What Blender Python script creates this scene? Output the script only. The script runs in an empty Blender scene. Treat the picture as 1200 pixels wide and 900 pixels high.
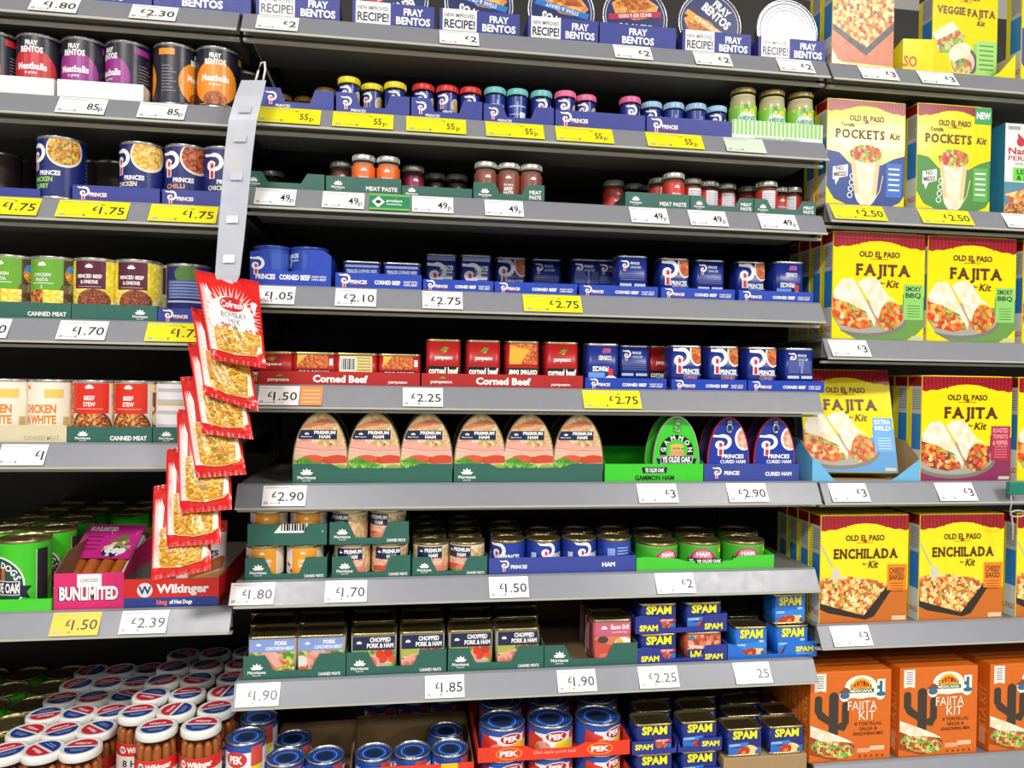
import bpy, bmesh, math, random
from math import pi, sin, cos, radians, sqrt
from mathutils import Vector, Matrix
from mathutils.geometry import tessellate_polygon

# ------------------------------------------------------------------ camera, light, exposure
SC = bpy.context.scene
COL = SC.collection
F = 861.0                      # focal length in pixels of the 1200 x 900 frame
CZ = 1.05                      # eye height
_X = Vector((5925.0, 88.0, F)).normalized()          # world +X seen by the lens (x right, y down, z forward)
_D = Vector((-125.0, -10.0, F)); _D = (_D - _X * _D.dot(_X)).normalized()
_Z = _X.cross(_D) * 1.0
if _Z.y > 0: _Z = -_Z
def w2c(v): return _X * v.x + _D * v.y + _Z * v.z
def c2w(c): return Vector((_X.dot(c), _D.dot(c), _Z.dot(c)))
cam = bpy.data.cameras.new('camera'); cam.sensor_width = 36.0; cam.lens = F / 1200 * 36
cam.clip_start = 0.02
co = bpy.data.objects.new('camera', cam); COL.objects.link(co); SC.camera = co
r_, u_, b_ = c2w(Vector((1, 0, 0))), c2w(Vector((0, -1, 0))), c2w(Vector((0, 0, -1)))
co.matrix_world = Matrix(((r_.x, u_.x, b_.x, 0), (r_.y, u_.y, b_.y, 0), (r_.z, u_.z, b_.z, CZ), (0, 0, 0, 1)))

SC.view_settings.view_transform = 'Standard'
SC.view_settings.look = 'None'
SC.view_settings.gamma = 1.0
SC.view_settings.use_curve_mapping = False
SC.view_settings.exposure = 0.14
W_ = bpy.data.worlds.new('store_ambience'); SC.world = W_; W_.use_nodes = True
W_.node_tree.nodes['Background'].inputs[0].default_value = (0.9, 0.95, 1.0, 1)
W_.node_tree.nodes['Background'].inputs[1].default_value = 0.14
def lamp(name, loc, size, sizey, power, target=None, color=(1, 0.97, 0.93)):
    l = bpy.data.lights.new(name, 'AREA'); l.shape = 'RECTANGLE'; l.size = size; l.size_y = sizey
    l.energy = power; l.color = color
    o = bpy.data.objects.new(name, l); COL.objects.link(o); o.location = loc
    if target is not None:
        o.rotation_euler = (Vector(target) - Vector(loc)).to_track_quat('-Z', 'Y').to_euler()
    return o
for x_, y_, p_ in ((-0.95, -1.25, 92), (2.12, -1.22, 92), (-4.0, -1.25, 40), (3.6, -2.87, 70), (0.55, -2.87, 38), (-2.5, -2.87, 38)):
    lamp('ceiling_panel_lamp', (x_, y_, 2.98), 0.85, 0.42, p_)

# ------------------------------------------------------------------ picture measurements -> world
def proj(x, y, z):
    c = w2c(Vector((x, y, z - CZ)))
    return 600 + F * c.x / c.z, 450 + F * c.y / c.z
def at(px, py, Y):
    d = c2w(Vector((px - 600, py - 450, F)))
    return Vector((0, 0, CZ)) + d * (Y / d.y)
def Xp(px, Y, z):                                   # x of the point at depth Y, height z that shows in column px
    v = w2c(Vector((0, Y, z - CZ))); k = (px - 600) / F
    return (k * v.z - v.x) / (_X.x - k * _X.z)
def Zp(px, py, Y): return at(px, py, Y).z
def Ytop(px, py, z):                                # depth at which height z shows at (px, py)
    d = c2w(Vector((px - 600, py - 450, F)))
    return (z - CZ) / d.z * d.y

YF = 1.25                                           # front edge of the price rails
RAIL = 0.043; TILT = radians(33)
YD = YF + RAIL * sin(TILT)                          # front edge of the decks
Y0 = YD + 0.004                                     # where goods start
DEPTH = 0.44
XL = Xp(276, YF, CZ); XR = Xp(967, YF, CZ)
BAY = {'C': (XL, XR), 'L': (XL - 1.0, XL - 0.004), 'R': (XR + 0.004, XR + 1.0)}
RB = {'C1': (635, 63), 'C2': (635, 166), 'C3': (635, 258), 'C4': (635, 368), 'C5': (635, 480.5), 'C6': (635, 593),
      'C7': (635, 702), 'C8': (635, 815),
      'L1': (140, 23), 'L2': (140, 139), 'L3': (140, 260), 'L4': (140, 402), 'L5': (140, 548), 'L6': (140, 746),
      'R1': (1085, 100), 'R2': (1085, 264), 'R3': (1085, 422), 'R4': (1085, 589.5), 'R5': (1085, 756), 'R6': (1085, 918)}
ZR = {k: Zp(p[0], p[1], YF) for k, p in RB.items()}
ZD = {k: z + RAIL * cos(TILT) for k, z in ZR.items()}   # deck tops
for k in 'CL': ZD[k + '9'] = CZ - 0.835
SHN = {'C1': 'top shelf of the centre bay', 'C2': 'second centre shelf', 'C3': 'third centre shelf', 'C4': 'fourth centre shelf',
       'C5': 'fifth centre shelf', 'C6': 'sixth centre shelf', 'C7': 'seventh centre shelf', 'C8': 'eighth centre shelf', 'C9': 'lowest centre shelf',
       'L1': 'top left-bay shelf', 'L2': 'second left-bay shelf', 'L3': 'third left-bay shelf', 'L4': 'fourth left-bay shelf',
       'L5': 'fifth left-bay shelf', 'L6': 'sixth left-bay shelf', 'L9': 'lowest left-bay shelf',
       'R1': 'top right-bay shelf', 'R2': 'second right-bay shelf', 'R3': 'third right-bay shelf', 'R4': 'fourth right-bay shelf',
       'R5': 'fifth right-bay shelf', 'R6': 'lowest right-bay shelf'}
ORD = ['first', 'second', 'third', 'fourth', 'fifth', 'sixth', 'seventh', 'eighth', 'ninth', 'tenth', 'eleventh', 'twelfth',
       'thirteenth', 'fourteenth', 'fifteenth', 'sixteenth', 'seventeenth', 'eighteenth']

# ------------------------------------------------------------------ materials
def lin(h):
    c = [int(h[i:i + 2], 16) / 255 for i in (0, 2, 4)]
    return tuple(x / 12.92 if x <= 0.04045 else ((x + 0.055) / 1.055) ** 2.4 for x in c) + (1,)
MATS = {}
def M(h, rough=0.36, metal=0.0, vary=0.05, scale=60, alpha=None, trans=0.0, bump=0.0):
    key = (h, rough, metal, vary, scale, alpha, trans, bump)
    if key in MATS: return MATS[key]
    m = bpy.data.materials.new('paint_' + h); m.use_nodes = True
    nt = m.node_tree; p = nt.nodes['Principled BSDF']
    tc = nt.nodes.new('ShaderNodeTexCoord'); n = nt.nodes.new('ShaderNodeTexNoise'); n.inputs['Scale'].default_value = scale
    n.inputs['Detail'].default_value = 2
    nt.links.new(tc.outputs['Object'], n.inputs['Vector'])
    mr = nt.nodes.new('ShaderNodeMapRange'); mr.inputs[3].default_value = max(0.03, rough - 0.06); mr.inputs[4].default_value = rough + 0.06
    nt.links.new(n.outputs[0], mr.inputs[0]); nt.links.new(mr.outputs[0], p.inputs['Roughness'])
    mx = nt.nodes.new('ShaderNodeMix'); mx.data_type = 'RGBA'; c = lin(h)
    mx.inputs[6].default_value = tuple(x * (1 - vary) for x in c[:3]) + (1,)
    mx.inputs[7].default_value = tuple(min(1, x * (1 + vary)) for x in c[:3]) + (1,)
    nt.links.new(n.outputs[0], mx.inputs[0]); nt.links.new(mx.outputs[2], p.inputs['Base Color'])
    p.inputs['Metallic'].default_value = metal
    if bump:
        bp = nt.nodes.new('ShaderNodeBump'); bp.inputs['Strength'].default_value = bump; bp.inputs['Distance'].default_value = 0.002
        nt.links.new(n.outputs[0], bp.inputs['Height']); nt.links.new(bp.outputs[0], p.inputs['Normal'])
    if alpha is not None:
        tr = nt.nodes.new('ShaderNodeBsdfTransparent'); ms = nt.nodes.new('ShaderNodeMixShader')
        ms.inputs[0].default_value = alpha
        out = nt.nodes['Material Output']
        nt.links.new(tr.outputs[0], ms.inputs[1]); nt.links.new(p.outputs[0], ms.inputs[2]); nt.links.new(ms.outputs[0], out.inputs[0])
    MATS[key] = m
    return m
def FOOD(name, cols, scale=260, rough=0.4):
    """printed picture of chunky food: cells in a few colours"""
    if name in MATS: return MATS[name]
    m = bpy.data.materials.new('print_' + name); m.use_nodes = True
    nt = m.node_tree; p = nt.nodes['Principled BSDF']; p.inputs['Roughness'].default_value = rough
    tc = nt.nodes.new('ShaderNodeTexCoord'); v = nt.nodes.new('ShaderNodeTexVoronoi'); v.inputs['Scale'].default_value = scale
    n = nt.nodes.new('ShaderNodeTexNoise'); n.inputs['Scale'].default_value = scale * .7
    nt.links.new(tc.outputs['Object'], n.inputs['Vector'])
    av = nt.nodes.new('ShaderNodeVectorMath'); av.operation = 'MULTIPLY_ADD'
    av.inputs[1].default_value = (.004,) * 3
    nt.links.new(n.outputs['Color'], av.inputs[0]); nt.links.new(tc.outputs['Object'], av.inputs[2])
    nt.links.new(av.outputs[0], v.inputs['Vector'])
    sep = nt.nodes.new('ShaderNodeSeparateColor'); nt.links.new(v.outputs['Color'], sep.inputs[0])
    r = nt.nodes.new('ShaderNodeValToRGB'); r.color_ramp.interpolation = 'CONSTANT'
    e = r.color_ramp.elements
    e[0].color = lin(cols[0]); e[0].position = 0
    e[1].color = lin(cols[1]); e[1].position = 1 / len(cols)
    for i, c in enumerate(cols[2:]):
        k = e.new((i + 2) / len(cols)); k.color = lin(c)
    nt.links.new(sep.outputs[0], r.inputs[0]); nt.links.new(r.outputs[0], p.inputs['Base Color'])
    MATS[name] = m
    return m
WHITE = M('f4f4f2'); BLACK = M('151518'); SILVER = M('c9c9c4', .28, .9); GOLD = M('b8a878', .28, .9)
DKSTEEL = M('8d8b84', .3, .9); NAVY = M('1b2870', .35); TRAYBLUE = M('2e3992', .5); TRAYROYAL = M('1c42b4', .4); TEAL = M('2b6357', .5)
RED = M('d8241f', .38); LOGORED = M('d42a3a', .4); KRAFT = M('a78a62', .7); YELLOW = M('f3ea12', .35); GREY = M('8a8a88')
RAILGREY = M('85878f', .32, .0, .03); FRAMEGREY = M('6f706a', .5, .0, .04); DARK = M('2a2724', .6, .0, .08); HEM = M('b2b3a8', .45)
GLASS = M('181818', .06, 0, 0, 60, .14)

# ------------------------------------------------------------------ mesh builder
class B:
    def __init__(s): s.v = []; s.f = []; s.m = []; s.mats = []; s.sm = []
    def mi(s, mat):
        if mat not in s.mats: s.mats.append(mat)
        return s.mats.index(mat)
    def face(s, idx, mat, smooth=False): s.f.append(idx); s.m.append(s.mi(mat)); s.sm.append(smooth)
    def poly(s, pts, mat, smooth=False):
        n = len(s.v); s.v += [tuple(p) for p in pts]; s.face(list(range(n, n + len(pts))), mat, smooth)
    def bm(s, bm, mat, smooth=False):
        n = len(s.v); bm.verts.index_update(); s.v += [tuple(v.co) for v in bm.verts]
        for f in bm.faces: s.face([n + v.index for v in f.verts], mat, smooth)
        bm.free()
    def box(s, x0, x1, y0, y1, z0, z1, mat, bev=0.0):
        bm = bmesh.new(); bmesh.ops.create_cube(bm, size=1)
        for v in bm.verts: v.co = Vector(((x0 + x1) / 2 + v.co.x * (x1 - x0), (y0 + y1) / 2 + v.co.y * (y1 - y0), (z0 + z1) / 2 + v.co.z * (z1 - z0)))
        if bev: bmesh.ops.bevel(bm, geom=bm.edges[:], offset=bev, segments=2, affect='EDGES', profile=.5)
        s.bm(bm, mat)
    def lathe(s, prof, mat, seg=28, cx=0, cy=0, a0=0.0, a1=2 * pi):
        """prof: (r, z) pairs bottom to top; r = 0 closes"""
        full = abs(a1 - a0 - 2 * pi) < 1e-6; cols = seg if full else seg + 1
        rings = []
        for r, z in prof:
            if r < 1e-6: rings.append([len(s.v)] * cols); s.v.append((cx, cy, z))
            else:
                n = len(s.v); rings.append([n + i for i in range(cols)])
                for i in range(cols):
                    a = a0 + (a1 - a0) * i / seg
                    s.v.append((cx + r * sin(a), cy - r * cos(a), z))
        for k in range(len(rings) - 1):
            A, C = rings[k], rings[k + 1]
            for i in range(seg):
                j = (i + 1) % cols
                q = [A[i], A[j], C[j], C[i]]; t = []
                for x in q:
                    if x not in t: t.append(x)
                if len(t) > 2: s.face(t, mat, True)
    def prism(s, outline, y0, y1, mat, sidemat=None, smooth=False):
        """outline (x, z) counter-clockwise seen from the front (-Y)"""
        n = len(outline)
        tris = tessellate_polygon([[Vector((x, z, 0)) for x, z in outline]])
        k = len(s.v); s.v += [(x, y0, z) for x, z in outline] + [(x, y1, z) for x, z in outline]
        for t in tris: s.face([k + i for i in t], mat); s.face([k + n + i for i in reversed(t)], sidemat or mat)
        for i in range(n):
            j = (i + 1) % n; s.face([k + i, k + j, k + n + j, k + n + i], sidemat or mat, smooth)
    def hull_rings(s, rings, mat, cap=True, smooth=True):
        """closed rings of equal length"""
        idx = []
        for r in rings:
            n = len(s.v); s.v += [tuple(p) for p in r]; idx.append(list(range(n, n + len(r))))
        m = len(rings[0]); ml = mat if isinstance(mat, list) else [mat] * len(rings)
        for k, (a, b) in enumerate(zip(idx, idx[1:])):
            for i in range(m): j = (i + 1) % m; s.face([a[i], a[j], b[j], b[i]], ml[k], smooth)
        if cap: s.face(idx[0][::-1], ml[0]); s.face(idx[-1], ml[-1])
    def tube(s, pts, r, mat, seg=8, cap=True):
        rings = []
        pts = [Vector(p) for p in pts]
        for i, p in enumerate(pts):
            t = (pts[min(i + 1, len(pts) - 1)] - pts[max(i - 1, 0)]).normalized()
            a = t.cross(Vector((0, 0, 1))) if abs(t.z) < .9 else t.cross(Vector((1, 0, 0)))
            a.normalize(); b = t.cross(a); rr = r[i] if isinstance(r, (list, tuple)) else r
            rings.append([p + (a * cos(2 * pi * k / seg) + b * sin(2 * pi * k / seg)) * rr for k in range(seg)])
        s.hull_rings(rings, mat, cap)
    def art(s, A, fn, clip=None, du=None, dv=None, base=0.0002, eps=1.2e-5):
        for L, mat, p in A.items:
            if clip: p = clip_convex(p, clip)
            if len(p) < 3: continue
            for q in split(p, 0, du):
                for q2 in split(q, 1, dv):
                    if len(q2) > 2: s.poly([fn(u, v, base + L * eps) for u, v in q2], mat)
    def build(s, name, parent=None, recalc=True):
        me = bpy.data.meshes.new(name); me.from_pydata(s.v, [], s.f)
        for m in s.mats: me.materials.append(m)
        me.polygons.foreach_set('material_index', s.m); me.polygons.foreach_set('use_smooth', s.sm)
        me.update()
        o = bpy.data.objects.new(name, me); COL.objects.link(o)
        if parent: o.parent = parent
        return o
def clip_half(p, a, b, c):                          # keep a*u + b*v <= c
    out = []
    for i in range(len(p)):
        P, Q = p[i], p[(i + 1) % len(p)]
        dp, dq = a * P[0] + b * P[1] - c, a * Q[0] + b * Q[1] - c
        if dp <= 0: out.append(P)
        if (dp < 0 < dq) or (dq < 0 < dp):
            t = dp / (dp - dq); out.append((P[0] + (Q[0] - P[0]) * t, P[1] + (Q[1] - P[1]) * t))
    return out
def clip_convex(p, poly):                           # poly counter-clockwise
    for i in range(len(poly)):
        (x0, y0), (x1, y1) = poly[i], poly[(i + 1) % len(poly)]
        a, b = y1 - y0, -(x1 - x0)
        p = clip_half(p, a, b, a * x0 + b * y0)
        if len(p) < 3: return []
    return p
def split(p, ax, step):
    if not step: return [p]
    lo, hi = min(q[ax] for q in p), max(q[ax] for q in p)
    k0, k1 = math.floor(lo / step), math.ceil(hi / step)
    if k1 - k0 <= 1: return [p]
    out = []
    for k in range(k0, k1):
        n = (1, 0) if ax == 0 else (0, 1)
        q = clip_half(clip_half(p, n[0], n[1], (k + 1) * step), -n[0], -n[1], -k * step)
        if len(q) > 2: out.append(q)
    return out
def rectclip(w, h): return [(-w / 2, 0), (w / 2, 0), (w / 2, h), (-w / 2, h)]

# ------------------------------------------------------------------ printed artwork
TEXT = {}
def textmesh(t, bold):
    k = (t, bold)
    bold = min(bold, .045)
    if k not in TEXT:
        cu = bpy.data.curves.new('lettering', 'FONT'); cu.body = t; cu.size = 1; cu.resolution_u = 2; cu.fill_mode = 'FRONT'; cu.offset = bold
        ob = bpy.data.objects.new('lettering', cu); me = ob.to_mesh()
        co_ = [(v.co.x, v.co.y) for v in me.vertices]
        tris = [[co_[i] for i in p.vertices] for p in me.polygons]
        ob.to_mesh_clear(); bpy.data.objects.remove(ob); bpy.data.curves.remove(cu)
        xs = [p[0] for q in tris for p in q] or [0, 1]
        TEXT[k] = (tris, min(xs), max(xs))
    return TEXT[k]
CAP = 0.69
class Art:
    """flat artwork in fractions of a W x H field; u = (x - .5) W, v = y H"""
    def __init__(s, W, H, seed=1): s.W, s.H = W, H; s.items = []; s.L = 0.0; s.rng = random.Random(seed)
    def c(s, p): return ((p[0] - .5) * s.W, p[1] * s.H)
    def add(s, polys, mat, dl=1.0):
        s.L += dl
        for p in polys: s.items.append((s.L, mat, p))
        return s
    def poly(s, pts, mat, dl=1.0):
        q = [s.c(p) for p in pts]
        return s.add([[q[i] for i in t] for t in tessellate_polygon([[Vector((a, b, 0)) for a, b in q]])], mat, dl)
    def rect(s, x0, y0, x1, y1, mat): return s.add([[s.c((x0, y0)), s.c((x1, y0)), s.c((x1, y1)), s.c((x0, y1))]], mat)
    def ell(s, cx, cy, rx, ry, mat, n=20, dl=1.0, rot=0.0):
        x, y = s.c((cx, cy)); c_, s_ = cos(rot), sin(rot); P = []
        for i in range(n):
            a, b = rx * s.W * cos(2 * pi * i / n), ry * s.H * sin(2 * pi * i / n)
            P.append((x + a * c_ - b * s_, y + a * s_ + b * c_))
        return s.add([P], mat, dl)
    def circ(s, cx, cy, r, mat, n=20): return s.ell(cx, cy, r * s.H / s.W, r, mat, n)
    def ring(s, cx, cy, r0, r1, a0, a1, mat, n=14, sy=1.0):
        x, y = s.c((cx, cy)); q = []
        for i in range(n):
            a, b = radians(a0 + (a1 - a0) * i / n), radians(a0 + (a1 - a0) * (i + 1) / n)
            q.append([(x + r * s.H * cos(t), y + sy * r * s.H * sin(t)) for r, t in ((r0, a), (r1, a), (r1, b), (r0, b))])
        return s.add(q, mat)
    def stroke(s, pts, w, mat, dl=1.0):                # w in H
        P = [Vector(s.c(p)) for p in pts]; q = []
        for a, b in zip(P, P[1:]):
            d = (b - a); n = Vector((-d.y, d.x)).normalized() * w * s.H / 2
            q.append([tuple(a - n), tuple(b - n), tuple(b + n), tuple(a + n)])
        return s.add(q, mat, dl)
    def text(s, t, x, y, h, mat, w=None, rot=0.0, shear=0.0, bold=0.02, al='C', flip=False):
        tris, a, b = textmesh(t, bold)
        k = h * s.H / CAP; kx = k if w is None else w * s.W / max(b - a, .01)
        ox, oy = s.c((x, y)); off = (a + b) / 2 if al == 'C' else (a if al == 'L' else b)
        if flip: rot += 180
        c_, s_ = cos(radians(rot)), sin(radians(rot)); out = []
        for tr in tris:
            q = []
            for p in tr:
                vy = (p[1] - CAP / 2) * k; ux = (p[0] - off) * kx + shear * vy
                q.append((ox + ux * c_ - vy * s_, oy + ux * s_ + vy * c_))
            out.append(q)
        return s.add(out, mat)
    def natural(s, t, h, bold=.02):
        _, a, b = textmesh(t, bold); return (b - a) * h * s.H / CAP / s.W
    def slab(s, t, x, y, h, mat, w, bold=.04):          # slab-serif lettering spread over width w
        ws = [s.natural(ch, h, bold) for ch in t]; gap = .17 * h * s.H / s.W; tot = sum(ws) + gap * (len(t) - 1); k = w / tot; cx = x - w / 2
        th = .16 * h; ov = .045 * h * s.H / s.W
        for ch, q in zip(t, ws):
            s.text(ch, cx + q * k / 2, y, h, mat, q * k, bold=bold)
            tr, a, b = textmesh(ch, bold)
            for lo in (True, False):
                vs = sorted(p[0] for tri in tr for p in tri if (p[1] < .03 if lo else p[1] > CAP - .03))
                if not vs or ch in 'OCSGQU': continue
                runs = [[vs[0], vs[0]]]
                for v in vs[1:]:
                    if v - runs[-1][1] > .22: runs.append([v, v])
                    else: runs[-1][1] = v
                if ch == 'J' and lo: continue
                for r0, r1 in runs:
                    u0 = cx + (r0 - a) / (b - a) * q * k - ov; u1 = cx + (r1 - a) / (b - a) * q * k + ov
                    if ch == 'A' and not lo: u0, u1 = u0 + ov * .6, u1 - ov * .6
                    e = .012 * h; yb = (y - h / 2 - e) if lo else (y + h / 2 - th + e); s.rect(u0, yb, u1, yb + th, mat)
            cx += (q + gap) * k
        return s
    def arc(s, t, x, y, r, h, mat, a0, a1, bold=0.02):   # letters spread on an arc, degrees, clockwise from a0 to a1
        for i, ch in enumerate(t):
            if ch == ' ': continue
            a = a0 + (a1 - a0) * (i / max(1, len(t) - 1)); ra = radians(a)
            s.text(ch, x + r * s.H * cos(ra) / s.W, y + r * sin(ra), h, mat, rot=a - 90, bold=bold)
        return s
    def blobs(s, x0, y0, x1, y1, cols, n, size, ell=True, thin=1.0):
        for i in range(n):
            for _ in range(20):
                x, y = s.rng.uniform(x0, x1), s.rng.uniform(y0, y1)
                if not ell or ((2 * x - x0 - x1) / (x1 - x0)) ** 2 + ((2 * y - y0 - y1) / (y1 - y0)) ** 2 < .85: break
            a = s.rng.uniform(0, pi); r = size * s.rng.uniform(.6, 1.3); cx, cy = s.c((x, y)); P = []
            for k in range(6):
                t = 2 * pi * k / 6; q = s.rng.uniform(.75, 1.2) * r * s.H
                ex, ey = q * cos(t), q * sin(t) * thin
                P.append((cx + ex * cos(a) - ey * sin(a), cy + ex * sin(a) + ey * cos(a)))
            s.add([P], s.rng.choice(cols), .25)
        return s
    # recurring marks on the goods
    def swirl(s, x, y, h, white=WHITE, red=LOGORED):     # the curled white letter with a red stem; (x, y) foot of the stem, h its height
        k = h * s.H / s.W
        s.rect(x - .11 * k, y, x + .13 * k, y + .62 * h, white); s.rect(x - .055 * k, y + .02 * h, x + .085 * k, y + .6 * h, red)
        s.ring(x + .1 * k, y + .64 * h, .2 * h, .36 * h, -100, 100, white)
        s.ring(x - .02 * k, y + .5 * h, .1 * h, .2 * h, 20, 300, white)
        s.poly([(x - .42 * k, y + .98 * h), (x - .3 * k, y + .86 * h), (x + .1 * k, y + .84 * h), (x + .1 * k, y + 1.0 * h), (x - .1 * k, y + .95 * h)], white)
        return s
    def tree(s, x, y, h, mat=WHITE, word=True):          # little leaf mark over the store name
        k = h * s.H / s.W
        for a in (-70, -35, 0, 35, 70):
            t = radians(90 + a); d = (cos(t) * k, sin(t) * h); n = (-sin(t) * .13 * k, cos(t) * .13 * h)
            b = (x, y + .42 * h)
            m = (b[0] + d[0] * .3, b[1] + d[1] * .3)
            s.poly([b, (m[0] + n[0], m[1] + n[1]), (b[0] + d[0] * .55, b[1] + d[1] * .55), (m[0] - n[0], m[1] - n[1])], mat)
        if word: s.text('Morrisons', x, y + .2 * h, .24 * h, mat, bold=.03); s.text('SINCE 1899', x, y - .06 * h, .09 * h, mat)
        return s

# ------------------------------------------------------------------ things
def tag(o, label, cat, group=None, kind=None):
    o['label'] = label; o['category'] = cat
    if group: o['group'] = group
    if kind: o['kind'] = kind
    return o
def structure(o): o['kind'] = 'structure'; return o
def empty(name): 
    o = bpy.data.objects.new(name, None); COL.objects.link(o); o.empty_display_size = .02; return o
PROTO = {}
def copy_tree(o, parent=None):
    c = o.copy(); COL.objects.link(c); c.parent = parent
    for ch in o.children: copy_tree(ch, c)
    return c
COUNT = {}
def numbered(fmt):
    if '{}' not in fmt: return fmt
    n = COUNT.get(fmt, 0); COUNT[fmt] = n + 1
    return fmt.format(ORD[n])
def inst(kind, loc, label, cat, group, rot=0.0, tilt=0.0):
    """first use builds the thing, later uses copy it with all its parts"""
    if kind in PROTO: o = copy_tree(PROTO[kind])
    else: o = KINDS[kind](); PROTO[kind] = o
    for k in ('group',):
        if k in o: del o[k]
    o.location = loc; o.rotation_euler = (tilt, 0, rot)
    tag(o, numbered(label), cat, group)
    return o
KINDS = {}; DIM = {}
def put(kind, px, sh, label, cat, group, dy=0.0, top=None, rot=0.0, dz=0.0, z=None, tilt=0.0, Y=None):
    """stand a thing on shelf sh so that it shows around column px; dy = metres behind the front, or top = its top's row in the photo"""
    w, d, h = DIM[kind]; boxy = abs(w - d) > 1e-6; zz = ZD[sh] + dz if z is None else z
    if Y is None:
        Y = Y0 + dy + d / 2
        if top is not None: Y = min(max(Y0 + .002, Ytop(px, top, zz + h)), Y0 + .34) + d / 2
    x = Xp(px, Y - (d / 2 if boxy else 0), zz + h * .6)
    return inst(kind, (x, Y, zz), label, cat, group, radians(rot), radians(tilt))
# ------------------------------------------------------------------ food pictures
F_CURRY = FOOD('curry', ['d9952b', 'e8b048', 'c47a1c', 'f0c868', '8a7a20'], 300)
F_KORMA = FOOD('korma', ['e0a830', 'eebf50', 'd8942a', 'f4d888'], 300)
F_CHILLI = FOOD('chilli', ['9a3a1e', 'b5552a', '7d2412', 'c9703a'], 300)
F_STEW = FOOD('stew', ['9c4a1e', 'c87830', '7a2e14', 'd89a50', 'a8541e', 'e0b070'], 330)
F_MINCE = FOOD('mince', ['7d3a26', '94492f', '5f2818', 'a86040'], 420)
F_MASH = FOOD('mash', ['f0dc50', 'e8cc30', 'f6e888', 'd8c838'], 200)
F_CORNED = FOOD('corned', ['c0562a', 'd87a3a', 'a84020', 'e0984a', 'cc6a3a'], 360)
F_HAM = FOOD('ham', ['e8b8a0', 'e0a488', 'f0ccb8', 'd89478'], 130)
F_BREAD = FOOD('bread', ['d8b888', 'c8a068', 'e6cda0', 'd0ac78'], 180)
F_LETTUCE = FOOD('lettuce', ['5a9a30', '7cb848', '94c860', '4a8828'], 200)
F_SALAD = FOOD('salad', ['7cb848', 'd83a22', 'b8c860', 'e86a3a', '5a8a2a', 'd8d088'], 160)
F_FAJITA = FOOD('fajita', ['e0642a', 'f0923a', 'cc3a20', 'f2b860', 'd84a28', '8aa838'], 130)
F_CHICKEN = FOOD('chicken', ['b8562a', 'd8843a', '8a3048', 'e8b050', 'a03a2a', 'd86a30'], 130)
F_CHEESE = FOOD('cheese', ['e6bc5a', 'f2d488', 'd08a3a', 'b04a24', 'f4e0a8', 'c86a30'], 150)
F_TORT = FOOD('tortilla', ['efe2c4', 'f4ead2', 'eadbb8', 'f7f0de'], 90)
F_NACHO = FOOD('nacho', ['e0843a', 'f0b060', 'c85a24', 'f4d490', 'b83a1c'], 110)
F_SAUS = FOOD('sausage', ['b0622e', 'b86a34', 'a85a28', 'c0743c'], 60)
F_ROAST = FOOD('luncheon', ['e0a08c', 'd88c78', 'e8b4a0', 'c87460'], 90)
BROWN = M('5a2a12'); OEPY = M('f5e212', .15); ROOF = M('a41e2c', .22); ROOFD = M('84141f', .22); CREAM = M('efe6d2', .5)

# ------------------------------------------------------------------ round cans
def cyl(r):
    st = 2 * pi / 40                                # same facets as the label below, so print lies flat on it
    def f(u, v, o):
        a = u / r / st; k = math.floor(a + 1e-9); t = min(1.0, max(0.0, a - k)); q = r + o
        return (q * (sin(k * st) * (1 - t) + sin((k + 1) * st) * t), -q * (cos(k * st) * (1 - t) + cos((k + 1) * st) * t), v)
    return f
def ring_pull(b, cx, cz_or_y, y, s, mat, flat=False):
    """tab and eye; upright on a face at depth y, or lying at height y when flat"""
    def P(u, w, t): return (cx + u, cz_or_y + w, y + t) if flat else (cx + u, y - t, cz_or_y + w)
    eye = [P(s * .55 * sin(2 * pi * i / 16), s * .75 * cos(2 * pi * i / 16) - s * .4, .0016) for i in range(17)]
    b.tube(eye, s * .17, mat, 6, False)
    q = [P(-s * .5, s * .1, .002), P(s * .5, s * .1, .002), P(s * .36, s * 1.0, .002), P(-s * .36, s * 1.0, .002)]
    b.poly(q if not flat else q, mat)
    b.poly([P(-s * .5, s * .1, .0005), P(-s * .5, s * .1, .002), P(-s * .36, s, .002), P(-s * .36, s, .0005)], mat)
    b.poly([P(s * .5, s * .1, .0005), P(s * .36, s, .0005), P(s * .36, s, .002), P(s * .5, s * .1, .002)], mat)
def can(kind, d, h, base, artf=None, name='food_can', lid=SILVER, rim=SILVER, pull=False, seed=1, lidart=None, simple=False):
    DIM[kind] = (d, d, h)
    def make():
        r = d / 2; root = empty(name)
        b = B(); b.lathe([(0, .003), (r - .004, .003), (r - .003, 0), (r, .0005), (r + .0006, .002), (r - .0004, .004), (r - .0008, .005), (r - .0008, h - .005),
                          (r - .0004, h - .004), (r + .0006, h - .002), (r, h - .0003), (r - .0012, h), (r - .0024, h - .0008), (r - .003, h - .004)], rim, 32)
        b.build('can_body', root)
        b = B(); b.lathe([(r - .003, h - .004), (r - .006, h - .0042), (r - .0075, h - .0034), (r - .009, h - .004), (0, h - .004)], lid, 32)
        if lidart: A = Art(d, d, seed); lidart(A); b.art(A, lambda u, v, o: (u, v - r, h - .004 + o))
        lo = b.build('lid', root)
        if pull:
            b = B(); ring_pull(b, 0, -r * .45, h - .004, r * .3, SILVER, True); b.build('ring_pull', lo)
        if base is not None:
            b = B(); b.lathe([(r, .0052), (r, h - .0052)], base, 40)
            if artf:
                A = Art(pi * d, h, seed); artf(A)
                b.art(A, cyl(r), [(-pi * r, .0055), (pi * r, .0055), (pi * r, h - .0055), (-pi * r, h - .0055)], du=r * 2 * pi / 40)
            b.build('label', root)
        return root
    KINDS[kind] = make

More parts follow.
